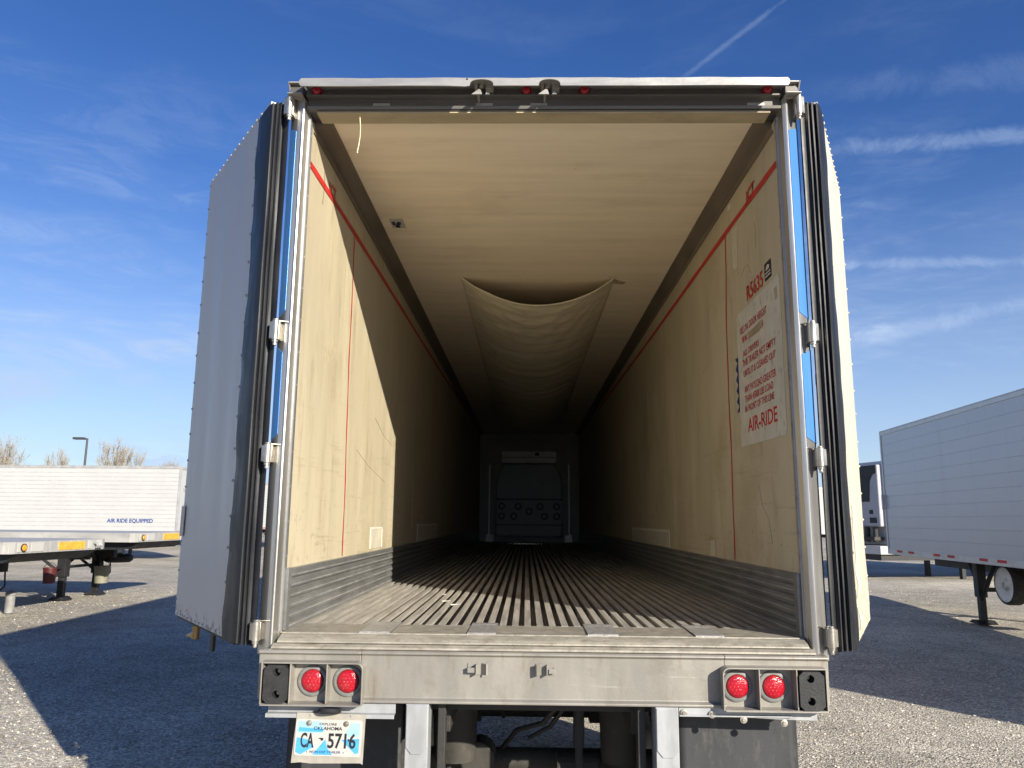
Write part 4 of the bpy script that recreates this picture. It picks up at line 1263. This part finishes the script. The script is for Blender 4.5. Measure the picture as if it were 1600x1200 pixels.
def van_trailer(name, label, loc, rz, LT, side_mat, style, detail=True, wheels_x=None, leg_x=None, text_=None, height=4.05, bottom=1.15, group=None):
    """local frame: +x runs from nose (x=0) to tail (x=-LT ... 0); box spans x in [-LT,0], y in [-1.3,1.3]"""
    t = thing(name, label, 'trailer', loc, rz, group)
    k = MB()
    hw = 1.29
    z0, z1 = bottom + .12, height - .10
    if style == 'ribs':
        prof = [(-hw, z0)]
        z = z0 + .02
        stp = (z1 - z0 - .04) / 15
        for i in range(15):
            prof += [(-hw, z), (-hw, z + stp - .035), (-hw + .014, z + stp - .028), (-hw + .014, z + stp - .006)]
            z += stp
        prof += [(-hw, z1)]
    else:
        prof = [(-hw, z0)]
        z = z0
        stp = (z1 - z0) / 11
        for i in range(11):
            prof += [(-hw, z + .003), (-hw, z + stp - .006), (-hw + .003, z + stp - .003), (-hw + .003, z + stp)]
            z += stp
    full = prof + [(-a, b) for a, b in reversed(prof)]
    k.prism(full, lambda p, x: V((x, p[0], p[1])), -LT + .02, -.02)
    if style == 'ribs':
        z = z0 + .02
        for i in range(15):
            for s in (-1, 1):
                k.box(-LT + .03, -.03, s * (hw - .013), s * (hw + .001), z + stp - .034, z + stp - .002, 1)
            z += stp
    if style != 'ribs':
        x = -.6
        while x > -LT:
            for s in (-1, 1):
                k.box(x - .004, x + .004, s * (hw - .01), s * (hw + .0008), z0 + .01, z1 - .01)
            x -= 1.24
    k.build('body', [side_mat, mt['riblines']], t)
    k = MB()
    for s in (-1, 1):
        k.box(-LT, 0, s * (hw - .03), s * (hw + .012), bottom, z0 + .005)
        k.box(-LT, 0, s * (hw - .03), s * (hw + .012), z1 - .005, height - .02)
        for x in (0, -LT):
            k.box(min(x, x + (-.07 if x == 0 else .07)), max(x, x + (-.07 if x == 0 else .07)), s * (hw - .06), s * (hw + .016), bottom, height - .01)
        k.box(-LT, 0, s * (hw - .01), s * (hw + .016), height - .02, height)
    k.box(-.07, .004, -hw + .06, hw - .06, height - .14, height - .02)
    k.box(-.07, .004, -hw + .06, hw - .06, bottom, bottom + .14)
    k.box(-LT - .004, -LT + .07, -hw + .06, hw - .06, height - .14, height - .02)
    k.build('corner_rails', mt['rail'], t, bevel=.004)
    k = MB()
    k.box(-LT + .02, -.02, -hw + .02, hw - .02, height - .02, height - .004)
    k.box(-LT + .02, -.02, -hw + .04, hw - .04, bottom + .03, bottom + .12)
    k.build('roof', mt['white'], t)
    k = MB()
    x = -.55
    i = 0
    while x > -LT + .4:
        w_ = .36 if style == 'ribs' else .30
        for s in (-1, 1):
            k.box(x - w_, x, s * (hw + .0125), s * (hw + .0145), bottom + .055, bottom + .105, 0)
            k.box(x - w_ - .16, x - w_ - .01, s * (hw + .0125), s * (hw + .0145), bottom + .055, bottom + .105, 1)
            if style != 'ribs':
                k.build('reflector_strip', [mt['red'], mt['white']], t)
                k = MB()
        x -= 1.22 if style == 'ribs' else (.62 if i % 2 == 0 else 1.25)
        i += 1
    if k.v:
        k.build('reflector_stripe', [mt['red'], mt['white']], t)
    if detail:
        k = MB()
        for s in (-1, 1):
            k.box(-LT + .5, -.6, s * .45, s * .52, bottom - .22, bottom + .03)
        k.box(-2.4, -.2, -.55, .55, bottom - .06, bottom + .03)
        k.build('chassis', mt['black'], t)
    if leg_x is not None:
        for s in (-1, 1):
            k = MB()
            y = s * .84
            k.box(leg_x - .09, leg_x + .09, y - .08, y + .08, .50, bottom + .03)
            k.box(leg_x - .065, leg_x + .065, y - .055, y + .055, .06, .50)
            k.prism([(leg_x - .22, .012), (leg_x + .22, .012), (leg_x + .09, .075), (leg_x - .09, .075)], lambda p, q: V((p[0], q, p[1])), y - .17, y + .17)
            k.tube([(leg_x, y, .42), (leg_x - .62, y, bottom + .0)], .045, 6)
            k.tube([(leg_x, y, .60), (leg_x + .40, y, bottom + .0)], .035, 6)
            k.build('landing_leg', mt['black'], t, bevel=.006)
        k = MB()
        k.box(leg_x - .03, leg_x + .03, -.84, .84, .60, .68)
        k.tube([(leg_x, -.95, .80), (leg_x, -1.10, .80), (leg_x + .05, -1.12, .72), (leg_x + .04, -1.14, .45), (leg_x + .02, -1.20, .44)], .016, 6)
        k.build('leg_crank', mt['black'], t)
    if wheels_x:
        for x in wheels_x:
            for s in (-1, 1):
                wheel_at(t, (x, s * 1.05, .50), (0, s, 0))
    return t

# white ribbed trailer across the back on the left, broadside to the camera
TA = van_trailer('box_trailer', 'long white ribbed box trailer broadside behind the flatbeds, with AIR RIDE EQUIPPED lettering', (-15.05, 30.6, 0), 0.0, 16.0, mt['whiteA'], 'ribs',
                 True, (-14.6, -13.3), -3.0)
text('lettering', 'AIR RIDE EQUIPPED', mt['bluetext'], TA, (-3.05, -1.2915, 1.62), (1, 0, 0), (0, 0, 1), .16, 2.0, .004, 0, bold=.03)
for z in (1.9, 2.3, 3.0):
    k = MB()
    k.box(.005, .03, -.9, -.8, z, z + .12)
    k.build('marker_plate', mt['rail'], TA)
# far trailers glimpsed beside the open doors
TB = van_trailer('box_trailer', 'far white box trailer glimpsed through the gap between the left door and its post', (-13.4, 46.5, 0), 0.0, 14.6, mt['whiteA'], 'ribs', True, (-13.2, -11.9), -3.0)
TC = van_trailer('box_trailer', 'far white box trailer glimpsed through the gap between the right door and its post', (19.6, 46.5, 0), 0.0, 14.6, mt['whiteA'], 'ribs', True, (-13.2, -11.9), -3.0)
# big silver-white trailer on the right, nose away from the camera, parallel to ours
a = R(90 - 4.5)
fd = V((math.cos(a), math.sin(a), 0)); rt = V((math.sin(a), -math.cos(a), 0))
nose_left = V((8.47, 14.85, 0))
TR = van_trailer('box_trailer', 'large pale grey panelled box trailer parked on the right with its near side in shade', nose_left + rt * 1.30, a, 13.9, mt['greyside'], 'panels', True, (-12.6, -11.3), -3.25, height=4.06, bottom=1.17)
k = MB()
k.box(-5.2, -4.9, -.9, .9, .66, .74)
k.box(-5.2, -4.9, .55, .60, .66, 1.17)
k.box(-5.2, -4.9, -.60, -.55, .66, 1.17)
k.build('spare_carrier', mt['black'], TR)
sp = wheel_at(TR, (-4.12, .72, .80), (0, 1, 0), .36, .26, 'rim', .86)
k = MB()
k.box(-.05, .012, 1.30, 1.36, 2.20, 2.55)
k.build('side_bracket', mt['rail'], TR)

# refrigerated trailer nose far right
na = math.atan2(-.25, -.97)
RT = thing('refrigerated_trailer', 'distant white reefer trailer showing the black and grey cooling unit on its nose', 'trailer', (11.85, 23.6, 0), na)
k = MB()
k.box(-13.0, -.02, -1.29, 1.29, 1.15, 3.98)
k.build('body', mt['white'], RT, bevel=.02)
chrome = M('chrome', (0.75, 0.76, 0.78), 0.18, 0.9, 0.05)
for y0, y1 in ((1.02, 1.30), (-1.30, -1.02)):
    k = MB()
    k.box(-.30, .015, y0, y1, 1.14, 4.0)
    k.build('chrome_corner', chrome, RT, bevel=.09, seg=4)
k = MB()
k.box(.02, .26, -.98, .98, 1.75, 3.85)
un = k.build('cooling_unit', mt['unitgrey'], RT, bevel=.05, seg=3)
k = MB()
k.prism([(-.98, 3.83), (.96, 3.83), (.96, 3.58), (.74, 3.50), (.60, 3.30), (.52, 2.60), (-.98, 2.60)], lambda p, x: V((x, p[0], p[1])), .262, .285)
k.box(.262, .275, .48, .66, 2.18, 2.32)
k.box(.262, .275, .48, .82, 1.88, 2.06)
k.build('unit_grille', mt['black'], un, bevel=.01)
k = MB()
for y in (-.7, -.2, .3, .7):
    k.cyl((.25, y, 1.25), (.25, y, 1.74), .09, n=10)
k.box(.05, .42, -.85, .85, 1.30, 1.42)
k.build('unit_frame', mt['axle'], un)
k = MB()
k.box(-.3, .60, -1.30, 1.32, .86, 1.13)
k.box(-12, -.31, -1.28, 1.28, .90, 1.13)
k.build('lower_skirt', mt['white'], RT, bevel=.01)
k = MB()
k.box(-12, .50, -1.0, 1.2, .66, .855)
k.build('chassis', mt['black'], RT)
for x in (-11.6, -10.3):
    for s in (-1, 1):
        wheel_at(RT, (x, s * 1.05, .50), (0, s, 0))
for s in (-1, 1):
    k = MB()
    k.box(-3.1, -2.95, s * .8 - .07, s * .8 + .07, .0, .67)
    k.build('landing_leg', mt['black'], RT)

# flatbeds on the left, noses towards us
def flatbed(label, nose, phi, deck, spare):
    """local: nose face at x=0, trailer runs to -x"""
    t = thing('flatbed_trailer', label, 'flatbed trailer', (nose[0], nose[1], 0), -phi, 'flatbed trailers side by side')
    k = MB()
    hw = 1.30
    prof = rrect(-.5, .5, -hw, hw, .10, 4)
    k.prism([(x if x < 0 else x, y) for x, y in [(-13.5, -hw), (-.12, -hw), (-.03, -hw + .03), (0, -hw + .12), (0, hw - .12), (-.03, hw - .03), (-.12, hw), (-13.5, hw)]],
            lambda p, z: V((p[0], p[1], z)), deck - .20, deck)
    dk = k.build('deck', mt['deck'], t, bevel=.006)
    k = MB()
    k.prism([(-.35, deck - .205), (-.02, deck - .205), (-.30, deck - .36), (-1.6, deck - .40), (-1.6, deck - .205)], lambda p, y: V((p[0], y, p[1])), -1.05, 1.05)
    for s in (-1, 1):
        k.box(-13.2, -1.5, s * .45, s * .60, deck - .62, deck - .205)
    x = -2.2
    while x > -13:
        k.box(x - .04, x + .04, -1.25, 1.25, deck - .32, deck - .205)
        x -= .9
    k.build('underframe', mt['black'], t)
    for y0, y1 in ((-1.12, -.86), (-.80, -.50), (.72, .82), (1.00, 1.12)):
        k = MB()
        k.box(.001, .012, y0, y1, deck - .17, deck - .02)
        k.build('reflector_plate', mt['plate'], t)
    k = MB()
    k.ring((.012, -.99, deck - .10), (1, 0, 0), [(.070, 0), (.070, .018), (.055, .022), (.055, .018)], 18, 1)
    k.ring((.012, -.99, deck - .10), (1, 0, 0), [(.055, .016), (.045, .032), (0, .04)], 18, 0)
    k.build('marker_lamp', [mt['amber'], mt['undersd']], t, smooth=40)
    k = MB()
    k.box(.001, .010, -.10, .62, deck - .17, deck - .03)
    k.build('orange_placard', mt['orange'], t)
    k = MB()
    for y in (.88, .94, 1.00):
        k.tube([(.0, y, deck - .07), (.06, y, deck - .08), (.09, y + .02, deck - .12), (.05, y + .03, deck - .16)], .018, 6)
    k.build('air_couplings', mt['rail'], t)
    lx = -2.0
    for s in (-1, 1):
        k = MB()
        y = s * .64
        k.box(lx - .10, lx + .10, y - .09, y + .09, .52, deck - .205)
        k.box(lx - .07, lx + .07, y - .06, y + .06, .05, .52)
        k.prism([(lx - .20, .012), (lx + .20, .012), (lx + .10, .09), (lx - .10, .09)], lambda p, q: V((p[0], q, p[1])), y - .16, y + .16)
        k.tube([(lx, y, .55), (lx - .75, y, deck - .45)], .035, 6)
        k.tube([(lx, y, .75), (lx + .15, y - s * .55, deck - .42)], .03, 6)
        k.build('landing_leg', mt['black'], t, bevel=.006)
    k = MB()
    k.box(lx - .03, lx + .03, -.85, .85, .70, .76)
    k.tube([(lx, .80, .85), (lx, 1.07, .85), (lx + .04, 1.10, .80), (lx + .05, 1.12, .50), (lx + .02, 1.05, .42), (lx, .95, .40)], .018, 6)
    k.build('leg_crank', mt['black'], t)
    if spare:
        k = MB()
        k.ring((-1.7, 1.0, deck - .66), (0, 0, 1), [(.16, -.08), (.27, -.10), (.33, -.05), (.33, .05), (.27, .10), (.16, .08)], 24)
        so = k.build('spare_tyre', mt['tyre'], t, smooth=40)
        k = MB()
        k.box(-1.72, -1.55, .90, 1.0, deck - .57, deck - .40)
        k.box(-1.85, -1.55, .62, .98, deck - .52, deck - .42)
        k.build('tyre_hanger', mt['plate'], so)
    for x in (-12.4, -11.1):
        for s in (-1, 1):
            wheel_at(t, (x, s * 1.02, .50), (0, s, 0))
    return t
flatbed('nearer silver flatbed trailer with amber lamp and long orange placard on its nose', (-8.56, 10.40), R(5), 1.44, False)
flatbed('second silver flatbed trailer, beyond the nearer one, with a tyre slung under its nose', (-8.56, 14.45), R(3), 1.52, True)

def pail(name, mat, label, loc, r, h_):
    t = thing(name, label, 'pail', loc)
    k = MB()
    k.ring((0, 0, 0), (0, 0, 1), [(0, 0), (r * .86, 0), (r, h_), (r * 1.06, h_), (r * 1.06, h_ - .03), (r * 1.0, h_ - .03), (r * .97, h_ - .01), (r * .84, .02), (0, .02)], 20)
    k.build('bucket', mat, t, smooth=40)
    k = MB()
    k.tube([(r * math.cos(q), 0, h_ - .02 + .9 * r * math.sin(q)) for q in [math.pi * i / 10 for i in range(11)]], .006, 5)
    k.build('handle', mt['black'], t)
    return t
pail('plastic_pail', mt['pailwhite'], 'pale plastic pail hanging by the farthest landing leg of the flatbeds', (-10.30, 15.02, .30), .17, .40)
pail('plastic_pail', mt['pailred'], 'red pail, darkened as if in shade, hanging beside the middle landing leg of the flatbeds', (-10.70, 13.60, .40), .14, .34)

# small white post by the nearest leg
k = MB()
k.cyl((0, 0, .0), (0, 0, .34), .085, n=14)
k.ball((0, 0, .36), .10, (1, 1, .7), 12, 6)
o = k.build('capped_post', M('post_grey', (0.22, 0.22, 0.21), 0.6, 0, 0.2, (6, 6, 6)), smooth=50)
o.location = (-10.20, 11.60, 0)
tag(o, 'short grey bollard with a white cap beside the first flatbed landing leg', 'bollard')

# ------------------------------------------------------------------ street lamp and winter trees
t = thing('street_lamp', 'tall dark street lamp with one flat head above the white trailer roof', 'street lamp', (-37.2, 60, 0))
k = MB()
k.cyl((0, 0, 0), (0, 0, 8.35), .13, .08, n=10)
k.cyl((0, 0, 0), (0, 0, .35), .24, .22, n=10)
k.build('pole', mt['pole'], t, smooth=40)
k = MB()
k.box(-.35, .05, -.05, .05, 8.22, 8.32)
k.build('arm', mt['pole'], t)
k = MB()
k.box(-1.15, -.25, -.24, .24, 8.24, 8.42)
k.build('lamp_head', mt['pole'], t, bevel=.03)

def bare_tree(label, loc, height, spread, seed, radius=2.0):
    t = thing('bare_tree', label, 'tree', loc, 0, 'bare winter trees')
    rnd = random.Random(seed)
    tr = MB(); cr = MB()
    def grow(p, d, ln, r, lvl):
        d = d.normalized()
        q = p
        pts = [p]
        for i in range(3):
            d = (d + V((rnd.uniform(-.16, .16), rnd.uniform(-.16, .16), rnd.uniform(-.02, .16)))).normalized()
            q = q + d * ln / 3
            pts.append(q)
        (tr if lvl < 2 else cr).tube(pts, r, 5 if lvl < 2 else 3, r_end=r * .6)
        if lvl >= 6:
            return
        nb = rnd.choice((2, 3, 3, 4)) if lvl < 5 else 2
        for i in range(nb):
            a = rnd.uniform(0, 6.28)
            sp_ = rnd.uniform(.28, .62) * spread
            side = V((math.cos(a), math.sin(a), 0))
            start = pts[rnd.choice((2, 3, 3))]
            grow(start, d + side * sp_ + V((0, 0, .12)), ln * rnd.uniform(.62, .86), max(r * .57, .015), lvl + 1)
    for s_ in range(rnd.choice((2, 3))):
        a = rnd.uniform(0, 6.28)
        grow(V((rnd.uniform(-.2, .2), rnd.uniform(-.2, .2), 0)), V((math.cos(a) * .25, math.sin(a) * .25, 1)), height * .27, .20, 0)
    zs = max(v[2] for v in cr.v)
    f_ = height / zs
    xs = sorted(v[0] for v in cr.v); cx = xs[len(xs) // 2]
    g_ = radius / (max(xs[int(len(xs) * .98)] - cx, cx - xs[int(len(xs) * .02)]) + 1e-6)
    for m_ in (tr, cr):
        m_.v = [((x - cx) * g_, y * g_, z * f_) for x, y, z in m_.v]
    tr.build('trunk', mt['bark'], t, smooth=60, recalc=False)
    cr.build('crown', mt['bark'], t, recalc=False)
    return t
bare_tree('leafless tree cut by the left picture edge above the white trailer', (-52.0, 70, 0), 10.2, 1.0, 4, 1.8)
bare_tree('leafless low tree pair between the left picture edge and the street lamp', (-47.5, 73, 0), 9.1, .8, 9, 1.6)
bare_tree('widest leafless tree, just right of the street lamp', (-39.8, 70, 0), 9.6, .9, 21, 2.2)
bare_tree('smallest leafless tree, near the right end of the white trailer', (-37.2, 75, 0), 8.2, .8, 33, .9)
